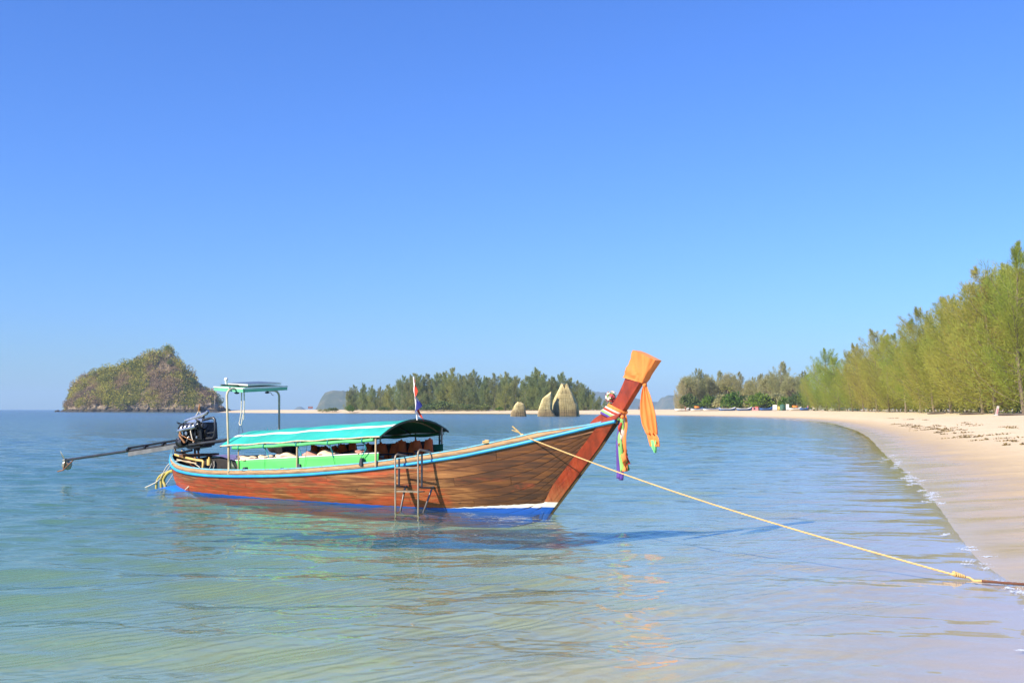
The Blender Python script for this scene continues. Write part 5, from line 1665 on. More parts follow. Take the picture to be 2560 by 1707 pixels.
for y in ys:
    for x in xs:
        h = isl_h(x, y)
        jx = 1.8 * mno.noise(Vector((x * .3, y * .3, h * .3))) + 1.3 * mno.noise(Vector((x * .8, y * .8, h * .7))); 
        V.append((x + jx, y - 2.2 * mno.noise(Vector((x * .25 + 50, y * .2, h * .4))) - 1.6 * mno.noise(Vector((x * .7 + 20, y * .5, h * .9))), h - .6))
nx = len(xs)
Fq = [(j * nx + i, j * nx + i + 1, (j + 1) * nx + i + 1, (j + 1) * nx + i) for j in range(len(ys) - 1) for i in range(nx - 1)]
isl = obj("island", mesh_np("island", np.array(V), np.array(Fq), False), M_ROCK)
tag(isl, "steep limestone island at the end of the sand spit, cliffed at its foot", kind="structure")

# scrub on the island
m_isv, nt, b, out = new_mat("island_scrub")
atc = nd(nt, 'ShaderNodeAttribute', attribute_name='tone')
c = ramp(nt, atc.outputs['Fac'], [(0.0, (.25, .18, .12)), (.28, (.36, .25, .135)), (.42, (.35, .28, .085)), (.6, (.30, .32, .05)), (.8, (.48, .42, .05)), (1.0, (.07, .115, .028))])
nt.links.new(c, b.inputs['Base Color']); b.inputs['Roughness'].default_value = .8
tr = nt.nodes.new('ShaderNodeBsdfTranslucent'); nt.links.new(c, tr.inputs['Color']); mx = nt.nodes.new('ShaderNodeMixShader'); mx.inputs[0].default_value = .3
nt.links.new(b.outputs[0], mx.inputs[1]); nt.links.new(tr.outputs[0], mx.inputs[2]); nt.links.new(mx.outputs[0], out.inputs['Surface'])
P = []; T = []; D = []; LL = []
tries = 0
cnt = 0
while cnt < 2000 and tries < 20000:
    tries += 1
    x = rgI.uniform(sx[0], sx[-2]); y = rgI.uniform(IY - 44, IY + 8)
    h = isl_h(x, y)
    if h < 3.4 + 2.8 * mno.noise(Vector((x * .1, 7, y * .1))): continue
    # bare cliff on the right flank of the summit
    cx = at_px(420, IY)[0]
    if abs(x - cx) < 6 and 24 < h < 38 and rgI.random() < .75: continue
    cnt += 1
    tone = np.clip(.50 + .55 * mno.fractal(Vector((x * .07, y * .07, 1.7)), 1.0, 2.0, 3) * 2.2 + rgI.normal(0, .18), 0, .9)
    if rgI.random() < .10: tone = 1.0
    rad = rgI.gamma(3.0, .55) + .5
    n = int(30 + rad * 34)
    v = rgI.normal(size=(n, 3)); v /= np.linalg.norm(v, axis=1, keepdims=True)
    P.append(np.array([x, y, h - .4 + rad * .4]) + v * rad * (rgI.uniform(.35, 1, (n, 1)) ** .5) * np.array([1, 1, .95])); D.append(v + rgI.normal(0, .6, (n, 3)))
    T.append(np.clip(np.full(n, tone) + rgI.normal(0, .05, n), 0, 1)); LL.append(np.full(n, .34 + rad * .10))
P = np.concatenate(P); D = np.concatenate(D); T = np.concatenate(T); LL = np.concatenate(LL)
me = tufts(P, D, LL * rgI.uniform(.7, 1.3, len(P)), LL * .34, rgI, "island_scrub")
ta = me.attributes.new('tone', 'FLOAT', 'POINT'); ta.data.foreach_set('value', np.repeat(T, 4).astype(np.float32))
o = obj("island_scrub", me, m_isv); tag(o, "dry brown and yellow green scrub covering the limestone island", "scrub", kind="stuff")
# trees that stand out on it
IT = [(236, 932, 6, "flat topped dark tree on the left shoulder of the island"), (478, 950, 8.5, "dark green tree high on the island's right slope"), (488, 958, 7, "lower dark green tree on the island's right edge"), (424, 904, 6, "dark green bush clinging below the island's summit cliff"), (418, 868, 6, "yellow green tree crowning the island's summit"), (378, 882, 6, "grey leafless-looking tree left of the island's summit")]
for k, (px, py, h, lab) in enumerate(IT):
    p = at_depth(px, py, IY)
    best = None
    for y in np.linspace(IY - 40, IY + 20, 60):
        x = (px - 1280) / FPX * y; z = isl_h(x, y)
        zt = CAM_H + (1023 - py) / FPX * y
        if z >= zt - h * .55: best = (x, y, z); break
    if best is None: y = IY + 4; best = ((px - 1280) / FPX * y, y, isl_h((px - 1280) / FPX * y, y))
    t = empty("island_tree", (best[0], best[1], best[2] - 1.0), k); tag(t, lab, "tree", "trees that stand out on the island")
    src = BVs[k % 4]
    if len(src[0].materials) == 0: src[0].materials.append(M_BARK)
    o = bpy.data.objects.new("trunk", src[0]); COL.objects.link(o); o.parent = t; o.scale = (h / 14 * .8,) * 2 + (h / 14,)
    mm = M_SHRUB if k in (1, 2, 3) else (M_FRESH if k == 4 else M_BROAD)
    me2 = src[1].copy(); me2.materials.clear(); me2.materials.append(mm)
    o = obj("crown", me2, None, t); o.scale = (h / 14 * .95,) * 2 + (h / 14,)
# loose rocks at its foot
def rock(px, py, Y, w, h, d, lab, seed, zoff=-.3):
    p = at_px(px, Y)
    bm = bmesh.new(); bmesh.ops.create_icosphere(bm, subdivisions=3, radius=1)
    for v in bm.verts:
        n = mno.fractal(v.co * 1.3 + Vector((seed * 7.1, 0, 0)), 1.0, 2.0, 4)
        v.co = v.co * (1 + .38 * n); v.co.x *= w / 2; v.co.y *= d / 2; v.co.z *= h * .62
    m = bpy.data.meshes.new("rock"); bm.to_mesh(m); bm.free()
    o = obj("rock", m, M_ROCK); o.location = (p[0], p[1], h * .3 + zoff); tag(o, lab, "rock", "rocks at the island's foot")
rock(146, 1026, 745, 3.8, 1.5, 3, "small lone rock in the sea left of the island", 1)
rock(553, 1018, 722, 5.5, 5.0, 5, "pointed grey boulder at the right end of the island", 2)
rock(566, 1022, 726, 6.0, 3.0, 5, "low dark boulder where the island meets the sand spit", 3)
rock(536, 1024, 716, 8.0, 2.6, 5, "flat pale rock below the pole at the island's foot", 4)
rock(500, 1020, 700, 6.0, 6.0, 5, "rounded grey crag left of the hut on the island", 5)
# hut and pole
hx, hy = at_px(522, 708); hzz = 3.4
M_PURPLE2 = simple("purple_frame_paint", (0.16, 0.12, 0.30), .6, .2, 3); M_THATCH = simple("old_thatch", (0.20, 0.16, 0.12), .95, .4, 2, .6, 6); M_PALEPOST = simple("pale_post", (0.5, 0.46, 0.42), .7, .2, 4)
hut = empty("hut", (hx, hy, 0)); tag(hut, "small purple framed hut with thatched roof on the island's rocky foot", "hut")
for sx_ in (-1.5, 1.5):
    for sy_ in (-1.2, 1.2):
        m_ = MB(); m_.box((sx_, sy_, hzz * .75), (.18, .18, hzz * 1.5)); m_.build("post", M_PALEPOST, hut)
m_ = MB(); m_.box((0, 0, hzz * .62), (3.4, 2.8, .15)); m_.build("floor", M_PALEPOST, hut)
m_ = MB(); m_.box((0, 1.25, hzz + .1), (3.0, .1, 1.7)); m_.build("back_wall", M_PURPLE2, hut)
m_ = MB(); m_.box((0, -1.25, hzz + .05), (3.1, .08, .12)); m_.build("rail", M_PALEPOST, hut)
m_ = MB(); m_.slab([[Vector((-2.1, -1.9, hzz + 1.0)), Vector((2.1, -1.9, hzz + 1.0))], [Vector((-1.8, 0, hzz + 2.4)), Vector((1.8, 0, hzz + 2.4))], [Vector((-2.1, 1.9, hzz + 1.0)), Vector((2.1, 1.9, hzz + 1.0))]], (0, 0, -.15), False); m_.build("roof", M_THATCH, hut)
p = at_px(538, 712); m_ = MB(); m_.tube([(0, 0, 0), (0, 0, 5), (.05, 0, 10.2)], [.14, .12, .09], 7); o = m_.build("pole", M_PALEPOST); o.location = (p[0], p[1], .3); tag(o, "tall bare pole standing right of the hut on the island", "pole")

# --- distant hills
M_HILL = leaf_mat("distant_forest", (.045, .065, .03), (.07, .085, .04), (.12, .10, .055), .0, .012, .1)
m_hr, nt, b, out = new_mat("distant_hill_ground")
co = objco(nt); n1 = noise(nt, co, .02, 6, .65); n2 = noise(nt, mapping(nt, co, (.03, .03, .012)), 1.0, 5)
c = ramp(nt, n1, [(.35, (.04, .06, .03)), (.55, (.08, .09, .045)), (.7, (.15, .125, .07))])
c = mixc(nt, ramp(nt, n2, [(.64, 0.0), (.74, .6)]), c, (.25, .21, .17))
nt.links.new(c, b.inputs['Base Color']); b.inputs['Roughness'].default_value = .95
bump(nt, n1, 1.0, 9.0, b)
def hill(pts, Y, depth_, lab, seed):
    """a ridge whose crest passes the given pixels at distance Y"""
    hxs = np.array([at_px(q[0], Y)[0] for q in pts]); hzs = np.array([max(0, (1023 - q[1]) / FPX * Y + CAM_H) for q in pts])
    xs = np.linspace(hxs[0], hxs[-1], 90); ys = np.linspace(-1, 1, 26)
    V = []
    for t in ys:
        for x in xs:
            R = float(np.interp(x, hxs, hzs)); n = mno.fractal(Vector((x * .012 + seed, t * 2, seed)), 1.0, 2.0, 5)
            n2 = mno.fractal(Vector((x * .05 + seed, t * 8, seed)), 1.0, 2.0, 3)
            V.append((x, Y + t * depth_, R * max(0, 1 - abs(t) ** 1.7) * (1 + .10 * n) + (n2 * R * .07 + n * R * .05) * (1 - abs(t)) - 1.0))
    nx = len(xs); Fq = [(j * nx + i, j * nx + i + 1, (j + 1) * nx + i + 1, (j + 1) * nx + i) for j in range(len(ys) - 1) for i in range(nx - 1)]
    o = obj("hill", mesh_np("hill", np.array(V), np.array(Fq), True), m_hr); tag(o, lab, kind="structure")
hill([(797, 1024), (800, 1016), (804, 998), (808, 990), (815, 981), (826, 976), (840, 975), (856, 976), (876, 980), (900, 984), (940, 992), (1000, 1010), (1050, 1024)], 3000, 80, "rounded limestone hill behind the left end of the far grove", 1.0)
hill([(738, 1024), (744, 1017), (752, 1015), (758, 1018), (764, 1024)], 5600, 60, "tiny pale hill on the horizon over the sand spit", 2.0)
hill([(1380, 1020), (1420, 985), (1468, 976), (1500, 980), (1530, 985), (1560, 990), (1600, 998), (1640, 1004), (1680, 1010), (1740, 1016), (1800, 1024)], 5000, 420, "long blue hazy ridge behind the prow", 3.0)
hill([(1640, 1024), (1648, 1008), (1656, 994), (1670, 988), (1690, 986), (1720, 990), (1760, 1000), (1800, 1024)], 4200, 230, "rounded blue hazy hill left of the bay wood", 4.0)

# ================================================================ WOVEN BAMBOO ROCKS IN THE BAY
m_bam, nt, b, out = new_mat("woven_bamboo")
co = objco(nt); n1 = noise(nt, co, 1.1, 5); sep = nt.nodes.new('ShaderNodeSeparateXYZ'); nt.links.new(co, sep.inputs[0])
c = ramp(nt, n1, [(.3, (.42, .34, .15)), (.5, (.58, .49, .25)), (.7, (.68, .60, .34))])
lo = ramp(nt, math_n(nt, 'MULTIPLY', math_n(nt, 'ADD', sep.outputs['Z'], n1), .2), [(.28, .75), (.5, 0.0)])
c = mixc(nt, lo, c, (.22, .15, .09))
nt.links.new(c, b.inputs['Base Color']); b.inputs['Roughness'].default_value = .8
M_BAMGAP = simple("bamboo_gap_shade", (.18, .14, .065), .9, .4, 1.5)  # core coloured dark to paint shade into the gaps between canes
def basket(levels, Y, lab, seed, notch=None):
    """levels: (pixel row, left pixel, right pixel) from the water up"""
    cxp = (levels[0][1] + levels[0][2]) / 2
    X0 = at_px(cxp, Y)[0]
    t = empty("basket_rock", (X0, Y, 0)); tag(t, lab, "basket sculpture", "woven bamboo rocks in the bay")
    zz = np.array([(1023 - l[0]) / FPX * Y + CAM_H for l in levels]); zz[0] = -.6
    xl = np.array([at_px(l[1], Y)[0] - X0 for l in levels]); xr = np.array([at_px(l[2], Y)[0] - X0 for l in levels])
    NA = 36
    def pt(z, a, off=0.0):
        l, r_ = np.interp(z, zz, xl), np.interp(z, zz, xr)
        c = (l + r_) / 2; w = (r_ - l) / 2
        n = 1 + .045 * mno.noise(Vector((math.cos(a) * 1.6 + seed, math.sin(a) * 1.6, z * .45)))
        e = .8
        ca, sa = math.cos(a), math.sin(a)
        ca = math.copysign(abs(ca) ** e, ca); sa = math.copysign(abs(sa) ** e, sa)
        zd = z
        if notch and z > zz[-2]:
            f = (z - zz[-2]) / (zz[-1] - zz[-2])
            zd = z - notch * f * max(0, 1 - abs(ca - .0) * 2.2)
        return Vector((c + (w * n + off) * ca, (max(w * .75, .25) * n + off) * sa, zd))
    sh_ = MB(); hs2 = np.linspace(zz[0], zz[-1], 26)
    sh_.grid([[pt(z, 6.2832 * k / NA, -.10) for k in range(NA + 1)] for z in hs2])
    top = [pt(zz[-1], 6.2832 * k / NA, -.10) for k in range(NA)]; sh_.add(top, [tuple(range(NA))])
    sh_.build("basket_core", M_BAMGAP, t)
    la = MB(); rg = random.Random(seed)
    # upright canes and the bands woven round them
    nU = int((xr[0] - xl[0]) * 10)
    for k in range(nU):
        a = 6.2832 * k / nU + rg.uniform(-.02, .02)
        la.tube([pt(z, a + .015 * math.sin(z * 2 + k), .02) for z in np.linspace(zz[0], zz[-1] + rg.uniform(-.1, .25), 9)], .05, 3, cap=False)
    z = .15
    while z < zz[-1] - .1:
        g = rg.uniform(.15, .27)
        if rg.random() < .92:
            la.tube([pt(z + .05 * math.sin(k * .8 + z * 3), 6.2832 * k / 24, .05 * (1 if k % 2 else -.3)) for k in range(24)], .05, 3, closed=True)
        z += g
    lt_ = la.build("bamboo_lattice", m_bam, t); lt_['kind'] = "stuff"
Yb = 268
basket([(1040, 1274.5, 1316.5), (1030, 1278, 1314), (1022, 1283, 1312.5), (1013, 1287, 1311.5), (1008, 1291, 1307), (1006.5, 1295, 1302)], Yb, "smallest woven bamboo rock, standing alone in the water at left", 1)
basket([(1041, 1344, 1392), (1025, 1346, 1380), (1004, 1353.5, 1379), (994, 1357.5, 1378.5), (988, 1367, 1378), (982, 1376.5, 1378)], Yb, "middle woven bamboo rock with a slanting pointed top", 2)
basket([(1041, 1379, 1449.5), (1016, 1381.5, 1445.5), (999, 1384, 1439), (984, 1392, 1431.5), (972, 1398, 1425.5), (961, 1403.5, 1418)], Yb + 3, "tallest woven bamboo rock with a notched double peak", 3, 1.1)
m_ = MB(); p = at_px(1447.5, Yb - 2); m_.tube([(0, 0, -.5), (-.15, 0, 1.2), (-.5, 0, 2.6)], [.1, .11, .09], 6); o = m_.build("leaning_stake", M_PIPEDARK); o.location = (p[0], p[1], 0); tag(o, "dark stake leaning on the right foot of the tallest bamboo rock", "stake")

# ================================================================ SMALL THINGS ON THE BEACH
M_WHITEB = simple("white_gel_coat", (.78, .78, .76), .35, .08, 3); M_BLUEB = simple("blue_boat_paint", (.04, .12, .36), .4, .2, 3); M_ORB = simple("orange_tarp", (.70, .22, .03), .7, .2, 3)
M_REDB = simple("red_cloth", (.60, .05, .03), .7, .2, 3); M_PINKB = simple("pink_board", (.55, .25, .27), .7, .2, 2); M_GLASSB = simple("dark_window", (.02, .025, .03), .1, .1, 3); M_TYRE = simple("tyre_rubber", (.02, .02, .02), .8, .1, 3); M_YELB = simple("yellow_plastic", (.66, .46, .12), .5, .1, 3); M_DGREEN = simple("dark_green_cloth", (.03, .10, .07), .7, .2, 2)

def beached_boat(px0, px1, Y, lab, hullm, trimm, top=None):
    xa, xb = at_px(px0, Y)[0], at_px(px1, Y)[0]; L = xb - xa; xc = (xa + xb) / 2
    t = empty("beached_boat", (xc, Y, gz(xc, Y))); tag(t, lab, "boat", "boats drawn up on the far beach")
    rows = []
    for q in np.linspace(-1, 1, 17):
        w = 1.0 * (1 - abs(q) ** 2.6) ** .6 + .03; sh_ = .62 + .5 * max(0, q) ** 3 + .12 * max(0, -q) ** 3; k0 = .05 + .45 * max(0, abs(q) - .75) ** 1.2 * 2
        rows.append([Vector((q * L / 2, -w, sh_)), Vector((q * L / 2, -w * .8, k0 + .2)), Vector((q * L / 2, 0, k0)), Vector((q * L / 2, w * .8, k0 + .2)), Vector((q * L / 2, w, sh_))])
    m_ = MB(); m_.slab(rows, lambda p: p * .985 + Vector((0, 0, .035))); m_.build("hull", hullm, t)
    for s in (0, -1):
        m_ = MB(); m_.tube([r_[s] for r_ in rows], .07, 6); m_.build("rub_rail", trimm, t)
    for q in (-.4, .05, .45):
        m_ = MB(); m_.box((q * L / 2, 0, .5), (.3, 1.6, .06)); m_.build("thwart", trimm, t)
    if top is not None:
        m_ = MB(); m_.slab([[Vector((-L * .2, -.9, 1.0)), Vector((L * .2, -.9, 1.0))], [Vector((-L * .2, 0, 1.5)), Vector((L * .2, 0, 1.5))], [Vector((-L * .2, .9, 1.0)), Vector((L * .2, .9, 1.0))]], (0, 0, -.05)); m_.build("tarp", top, t)
BB = [(1686, 1722, 352, "white boat furthest left on the sand before the bay wood", M_WHITEB, M_WHITEB, None), (1726, 1756, 350, "low boat with an orange cover, second from the left on the far sand", M_WHITEB, M_BLUEB, M_ORB),
      (1756, 1800, 348, "white boat with blue rail, third from the left on the far sand", M_WHITEB, M_BLUEB, None), (1796, 1838, 344, "blue boat fourth from the left on the far sand", M_BLUEB, M_WHITEB, None),
      (1840, 1878, 342, "blue and white boat just left of the pink stall", M_BLUEB, M_WHITEB, None), (1898, 1930, 338, "blue boat between the pink stall and the white board", M_BLUEB, M_BLUEB, None),
      (1970, 2002, 330, "long white boat with orange cover right of the two white boards", M_WHITEB, M_WHITEB, M_ORB), (1998, 2020, 326, "dark blue boat beside the red flag on the far sand", M_BLUEB, M_BLUEB, None),
      (2074, 2112, 300, "long white boat under the trees right of the pickup", M_WHITEB, M_BLUEB, None), (2122, 2150, 290, "blue boat furthest right under the beach trees", M_BLUEB, M_BLUEB, None)]
for a in BB: beached_boat(*a)

def board(px, Y, w, h, lab):
    x, y = at_px(px, Y); t = empty("notice_board", (x, y, gz(x, y))); tag(t, lab, "board", "blank boards on the far beach")
    m_ = MB(); m_.box((0, 0, .25 + h / 2), (w, .08, h)); m_.build("panel", M_WHITEB, t)
    for s in (-1, 1):
        m_ = MB(); m_.box((s * w * .42, .08, h * .45), (.08, .08, h * .9 + .3)); m_.build("leg", M_PALEPOST, t)
board(1936, 336, 1.25, 1.45, "wide white board standing on the far sand"); board(1967.5, 333, .85, 1.65, "narrow taller white board standing on the far sand")
x, y = at_px(1887, 340); t = empty("beach_stall", (x, y, gz(x, y))); tag(t, "small pink stall box among the boats on the far sand", "stall")
m_ = MB(); m_.box((0, 0, .55), (1.6, 1.0, 1.0)); m_.build("counter", M_PINKB, t); m_ = MB(); m_.box((-.35, -.51, .65), (.45, .06, .5)); m_.build("opening", M_GLASSB, t)
m_ = MB(); m_.box((.45, 0, 1.15), (.7, .9, .2)); m_.build("crate", M_REDB, t)
x, y = at_px(1946, 334); t = empty("yellow_chair", (x, y, gz(x, y))); tag(t, "small yellow chair between the two white boards", "chair")
m_ = MB(); m_.box((0, 0, .45), (.6, .6, .08)); m_.build("seat", M_YELB, t); m_ = MB(); m_.box((0, .28, .85), (.6, .07, .8), (-.15, 0, 0)); m_.build("backrest", M_YELB, t)
for a_ in (-.25, .25):
    for b2 in (-.25, .25): m_ = MB(); m_.box((a_, b2, .22), (.07, .07, .44)); m_.build("leg", M_YELB, t)
x, y = at_px(1955, 340); t = empty("green_shelter", (x, y, gz(x, y))); tag(t, "dark green dome shelter behind the two white boards", "tent")
m_ = MB(); m_.grid([[Vector((1.05 * math.cos(a) * math.cos(e), 1.05 * math.sin(a) * math.cos(e), 1.95 * math.sin(e) ** .8)) for a in np.linspace(0, 6.2832, 17)] for e in np.linspace(0.0, 1.57, 8)]); m_.build("canvas", M_DGREEN, t); m_ = MB(); m_.slab([[Vector((-.3, -1.08, 0)), Vector((.3, -1.08, 0))], [Vector((-.18, -.88, 1.1)), Vector((.18, -.88, 1.1))]], (0, -.02, 0)); m_.build("door_flap", M_PIPEDARK, t)
x, y = at_px(2017, 326); t = empty("red_marker_flag", (x, y, gz(x, y))); tag(t, "small red flag on a stick between the boats on the far sand", "flag")
m_ = MB(); m_.cyl((0, 0, 0), (0, 0, 1.5), .04, 6); m_.build("stick", M_PALEPOST, t); m_ = MB(); m_.slab([[Vector((0, 0, 1.45)), Vector((0, 0, .5))], [Vector((.25, .05, 1.3)), Vector((.3, .05, .55))], [Vector((.4, 0, 1.0)), Vector((.45, 0, .5))]], (0, .03, 0)); m_.build("cloth", M_REDB, t)
# white pickup under the trees
x, y = at_px(2050, 312); t = empty("pickup_truck", (x, y, gz(x, y))); tag(t, "white pickup parked under the trees at the back of the beach", "pickup")
m_ = MB(); m_.slab([[Vector((-2.4, s, .45)) for s in (-.8, .8)], [Vector((-2.4, s, .95)) for s in (-.8, .8)], [Vector((-.4, s, 1.0)) for s in (-.8, .8)], [Vector((.0, s, 1.62)) for s in (-.7, .7)], [Vector((.95, s, 1.62)) for s in (-.7, .7)], [Vector((1.15, s, 1.0)) for s in (-.8, .8)], [Vector((2.4, s, .95)) for s in (-.8, .8)], [Vector((2.45, s, .45)) for s in (-.8, .8)]], (0, 0, -.02), False)
for s in (-.8, .8): m_.add([Vector((-2.4, s, .45)), Vector((-2.4, s, .95)), Vector((-.4, s, 1.0)), Vector((1.15, s, 1.0)), Vector((2.4, s, .95)), Vector((2.45, s, .45))], [tuple(range(6))]); m_.add([Vector((-.4, s, 1.0)), Vector((0, s * .875, 1.62)), Vector((.95, s * .875, 1.62)), Vector((1.15, s, 1.0))], [(0, 1, 2, 3)])
m_.build("body", M_WHITEB, t)
for s in (-1, 1):
    m_ = MB(); m_.add([Vector((-.22, s * .82, 1.05)), Vector((.05, s * .73, 1.52)), Vector((.9, s * .73, 1.52)), Vector((1.02, s * .82, 1.05))], [(0, 1, 2, 3)]); m_.build("side_window", M_GLASSB, t)
    for q in (-1.5, 1.5): m_ = MB(); m_.cyl((q, s * .68, .36), (q, s * .88, .36), .36, 14); w_ = m_.build("wheel", M_TYRE, t); m_ = MB(); m_.cyl((q, s * .885, .36), (q, s * .895, .36), .2, 10); m_.build("hub", M_SOLARFRAME, w_)
x, y = at_px(2083, 302); t = empty("blue_awning", (x, y, gz(x, y))); tag(t, "dark blue awning on posts above the long white boat", "awning")
m_ = MB(); m_.slab([[Vector((-.8, -.6, 1.15)), Vector((.8, -.6, 1.15))], [Vector((-.75, -.5, 1.85)), Vector((.75, -.5, 1.85))], [Vector((-.7, .3, 2.1)), Vector((.7, .3, 2.1))]], (0, .05, -.04), False); m_.build("cloth", M_BLUEB, t)
for s in (-.75, .75): m_ = MB(); m_.box((s, -.55, .75), (.08, .08, 1.5)); m_.build("post", M_PALEPOST, t)
# leaning board at the right under the trees, logs and roots
x, y = at_px(2488, 124); t = empty("leaning_signboard", (x, y, gz(x, y) + .0)); t.rotation_euler = (0, .22, 0); tag(t, "narrow pale signboard leaning in the sand below the right-hand trees", "sign")
m_ = MB(); m_.box((0, 0, .55), (.24, .08, 1.15)); m_.build("panel", M_PALEPOST, t); m_ = MB(); m_.box((.01, -.045, .55), (.15, .01, .55)); m_.build("faded_print", M_PINKB, t); m_ = MB(); m_.ball((0, -.05, .03), .3, 8, 5, (1.2, 1, .35)); m_.build("footing", M_PALEPOST, t)
for k, (px, Y, L_, lab) in enumerate([(2530, 125, 4.2, "long grey driftwood log at the foot of the right-hand trees, nearest the picture edge"), (2430, 146, 3.6, "driftwood log below the cluster of slim trunks"), (2340, 166, 3.0, "driftwood log left of the cluster of slim trunks"), (2505, 130, 2.4, "short driftwood log beside the leaning signboard")]):
    x, y = at_px(px, Y); m_ = MB(); m_.tube([(-L_ / 2, 0, .08), (-L_ * .2, .1, .14), (L_ * .2, -.1, .12), (L_ / 2, .05, .2)], [.08, .13, .14, .06], 7); m_.tube([(L_ * .1, 0, .12), (L_ * .2, .3, .45)], [.06, .02], 5)
    o = m_.build("driftwood_log", M_BARKD); o.location = (x, y, gz(x, y) - .02); o.rotation_euler = (0, 0, .1 * k); tag(o, lab, "log", "driftwood logs at the tree line")
# sign on the sand spit
x, y = at_px(777, 492); t = empty("beach_sign", (x, y, gz(x, y))); tag(t, "small dark red sign on two posts on the sand spit", "sign")
m_ = MB(); m_.box((0, 0, 1.75), (2.0, .1, .95)); m_.build("panel", simple("maroon_sign_paint", (.14, .04, .05), .6, .2, 3), t)
m_ = MB()
for k in range(5): m_.box((-.6 + k * .3, -.06, 1.8), (.18, .02, .2))
m_.build("faded_lettering", M_PALEPOST, t)
for s in (-.85, .85): m_ = MB(); m_.box((s, .06, .7), (.1, .1, 1.6)); m_.build("post", M_PALEPOST, t)

# --- tiny people walking on the far sand
M_SKIN = simple("skin", (.34, .19, .12), .6, .15, 8); M_DARKCL = simple("dark_clothes", (.03, .03, .035), .8, .2, 6); M_HAIR = simple("dark_hair", (.015, .012, .01), .6, .2, 9); M_SHORTS = simple("brown_shorts", (.16, .08, .05), .8, .2, 6)
def person(px, Y, lab, step, top_m, leg_m, rz):
    x, y = at_px(px, Y); t = empty("person", (x, y, gz(x, y)), rz); tag(t, lab, "person", "people walking on the far beach")
    J = {'pel': (0, 0, .92), 'ch': (0, 0, 1.28), 'nk': (0, 0, 1.45), 'hd': (.02, 0, 1.56), 'ht': (.02, 0, 1.68)}
    me = bpy.data.meshes.new("body")
    V = [(0, 0, .92), (0, 0, 1.1), (0, 0, 1.32), (.01, 0, 1.45), (.02, 0, 1.55), (.02, 0, 1.66),
         (0, .17, 1.38), (-.08 * step, .21, 1.12), (.06, .22, .88), (0, -.17, 1.38), (.08 * step, -.21, 1.12), (.16 * step, -.22, .9),
         (0, .09, .88), (.14 * step, .1, .5), (.1 * step, .1, .06), (.24 * step, .1, .03), (0, -.09, .88), (-.1 * step, -.1, .48), (-.26 * step, -.1, .07), (-.14 * step, -.1, .03)]
    Ed = [(0, 1), (1, 2), (2, 3), (3, 4), (4, 5), (2, 6), (6, 7), (7, 8), (2, 9), (9, 10), (10, 11), (0, 12), (12, 13), (13, 14), (14, 15), (0, 16), (16, 17), (17, 18), (18, 19)]
    me.from_pydata(V, Ed, [])
    o = obj("body", me, M_SKIN, t)
    sk = o.modifiers.new("skin", 'SKIN')
    rad = [.13, .13, .15, .06, .10, .09, .06, .045, .035, .06, .045, .035, .09, .065, .045, .04, .09, .065, .045, .04]
    for i, r_ in enumerate(rad): me.skin_vertices[0].data[i].radius = (r_, r_ * 1.15 if i < 3 else r_)
    me.skin_vertices[0].data[0].use_root = True
    ss = o.modifiers.new("sub", 'SUBSURF'); ss.levels = 1; ss.render_levels = 1
    m_ = MB(); m_.tube([(0, 0, .90), (0, 0, 1.1), (0, 0, 1.34), (0, 0, 1.43)], [.165, .155, .19, .08], 10); m_.build("shirt", top_m, t)
    m_ = MB(); m_.tube([(0, .09, .95), (.1 * step, .1, .6)], [.115, .10], 8); m_.tube([(0, -.09, .95), (-.08 * step, -.1, .6)], [.115, .10], 8); m_.build("shorts", leg_m, t)
    m_ = MB(); m_.ball((.0, 0, 1.61), .105, 9, 6, (1, 1, 1.05)); m_.build("hair", M_HAIR, t)
person(1465, 446, "person in dark clothes walking alone on the sand behind the stem", 1, M_DARKCL, M_DARKCL, .3)
person(1597, 398, "left one of two dark clad people walking on the sand right of the stem", -1, M_DARKCL, M_DARKCL, 3.3)
person(1604.5, 398, "right one of two people walking on the sand right of the stem", 1, M_DARKCL, M_SHORTS, 3.0)
person(1713, 346, "bare legged person crouched low near the boats on the far sand", 1, M_SHORTS, M_SHORTS, 1.2)
person(2031, 316, "person in dark clothes standing left of the white pickup", 1, M_DARKCL, M_DARKCL, .8)

# ================================================================ SEAWEED WRACK, FOAM
rgW = np.random.default_rng(9)
def along_shore(y0, y1, n, s_mu, s_sd):
    """points at a given distance inland of the waterline"""
    seg = SH[(SH[:, 1] >= y0 - 4) & (SH[:, 1] <= y1 + 4)]
    d = np.r_[0, np.cumsum(np.linalg.norm(np.diff(seg, axis=0), axis=1))]
    t = rgW.uniform(0, 1, n) ** 1.4 * d[-1]
    px_ = np.interp(t, d, seg[:, 0]); py_ = np.interp(t, d, seg[:, 1])
    k = np.clip(np.searchsorted(d, t), 1, len(seg) - 1)
    tan = seg[k] - seg[k - 1]; tan /= np.linalg.norm(tan, axis=1, keepdims=True)
    nrm = np.stack([tan[:, 1], -tan[:, 0]], 1)
    s = rgW.normal(s_mu, s_sd, n)
    return np.stack([px_, py_], 1) + nrm * s[:, None]
M_WEED = simple("dry_seaweed", (.17, .125, .05), .9, .5, 2.0)
P = []; D = []; LL = []
for (y0, y1, n, mu, sdv) in ((14, 110, 60, 4.6, .35), (14, 90, 34, 5.6, .6), (20, 160, 34, 8.5, .4)):
    C = along_shore(y0, y1, n, mu, sdv)
    for c in C:
        rad = rgW.gamma(2.0, .07) + .03
        m = int(10 + rad * 110)
        q = rgW.normal(0, 1, (m, 2)) * rad * np.array([1.3, .9]) + c
        z = sand_z(q[:, 0], q[:, 1]) + .012
        P.append(np.column_stack([q, z])); D.append(np.column_stack([rgW.normal(0, 1, (m, 2)), rgW.uniform(0, .5, m)])); LL.append(rgW.uniform(.05, .17, m))
P = np.concatenate(P); D = np.concatenate(D); LL = np.concatenate(LL)
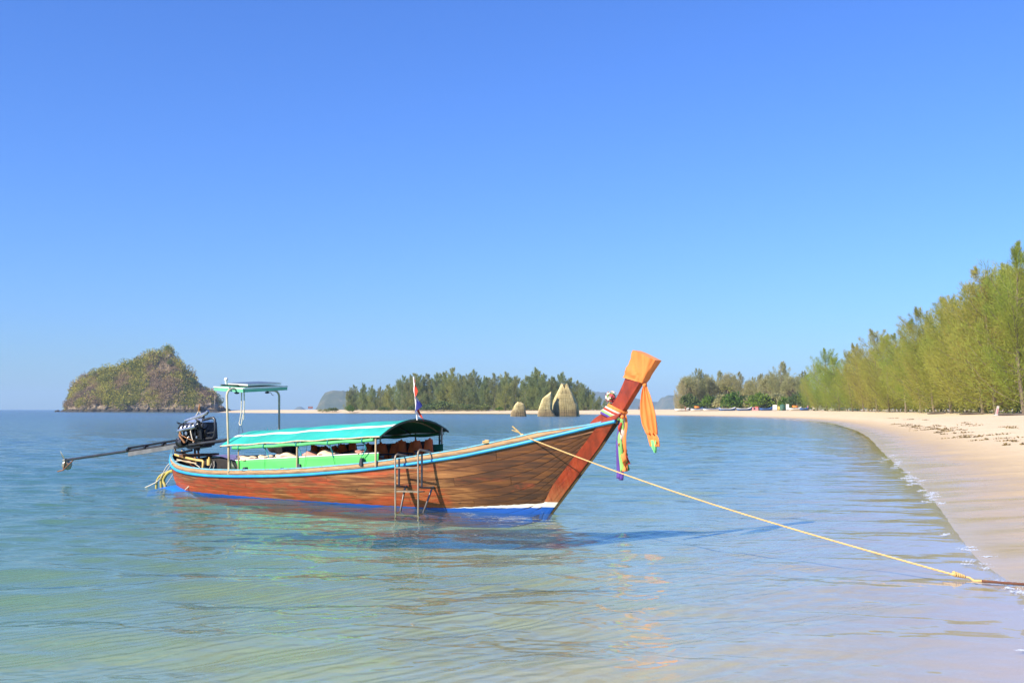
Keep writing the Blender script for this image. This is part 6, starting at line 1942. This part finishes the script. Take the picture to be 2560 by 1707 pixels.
o = obj("seaweed_wrack", tufts(P, D, LL, LL * .28, rgW, "seaweed_wrack"), M_WEED); tag(o, "scattered lines of dark dry seaweed along the upper wet sand", "seaweed", kind="stuff")
# foam: clusters of small bubbles left at the waterline
m_foam, nt, b, out = new_mat("sea_foam"); b.inputs['Base Color'].default_value = (.58, .64, .72, 1); b.inputs['Roughness'].default_value = .3; b.inputs['Subsurface Weight'].default_value = 0.0
P = []; R_ = []
ico = [(0, 0, 1), (.894, 0, .447), (.276, .851, .447), (-.724, .526, .447), (-.724, -.526, .447), (.276, -.851, .447)]
FO = [(41, .9, 3), (37, .8, 4), (33.5, .7, 3), (27.6, .6, 6), (25.8, .5, 5), (22.3, .5, 7), (20.6, .4, 4), (15.5, .2, 1), (13.2, .25, 4), (12.4, .2, 4), (10.9, .13, 5), (10.3, .16, 4), (9.5, .12, 3), (9.05, .14, 6), (8.0, .12, 4), (7.5, .12, 6)]
for (yc, ln, nb_) in FO:
    for _b in range(nb_):
        y0 = rgW.normal(yc, ln * 1.3); n = int(rgW.uniform(40, 150))
        yy = y0 + rgW.normal(0, .5, n) * ln * rgW.uniform(.25, .8)
        xx = np.interp(yy, SH[:, 1][:90], SH[:, 0][:90])
        for _ in range(4):
            sd_ = shore_sd(xx, yy); xx = xx - sd_ * .85
        sh_ = rgW.normal(0, .06) * (1 + yc / 25)
        xx = xx + sh_ + .05 * np.sin(yy * 9 + y0) + rgW.normal(0, .022, n) * (1 + yc / 30)
        P.append(np.column_stack([xx, yy, np.maximum(sand_z(xx, yy), 0.0) + .002])); R_.append(rgW.gamma(2.0, .0011, n) * (1 + yc / 14) + .0012)
P = np.concatenate(P); R_ = np.concatenate(R_)
I = np.array(ico); n = len(P)
V = (P[:, None, :] + I[None] * R_[:, None, None] * np.array([1.3, 1.0, .55])).reshape(-1, 3)
Fb = np.array([(0, 1, 2), (0, 2, 3), (0, 3, 4), (0, 4, 5), (0, 5, 1)])
F3 = (np.arange(n)[:, None, None] * 6 + Fb[None]).reshape(-1, 3)
o = obj("foam", mesh_np("foam", V, F3, True), m_foam); tag(o, "broken line of white foam bubbles along the water's edge", "foam", kind="stuff")

# ================================================================ HAZE
m_hz, nt, b, out = new_mat("haze_air")
nt.nodes.remove(b)
pv = nt.nodes.new('ShaderNodeVolumePrincipled')
pv.inputs['Color'].default_value = (.46, .70, 1.0, 1)
pv.inputs['Density'].default_value = 0.00013
pv.inputs['Anisotropy'].default_value = 0.0
nt.links.new(pv.outputs[0], out.inputs['Volume'])
m_ = MB(); m_.box((0, 2400, 58), (16500, 10400, 124))
hzo = m_.build("haze", m_hz); tag(hzo, "thin pale sea haze filling the air over the bay", "haze", kind="stuff")
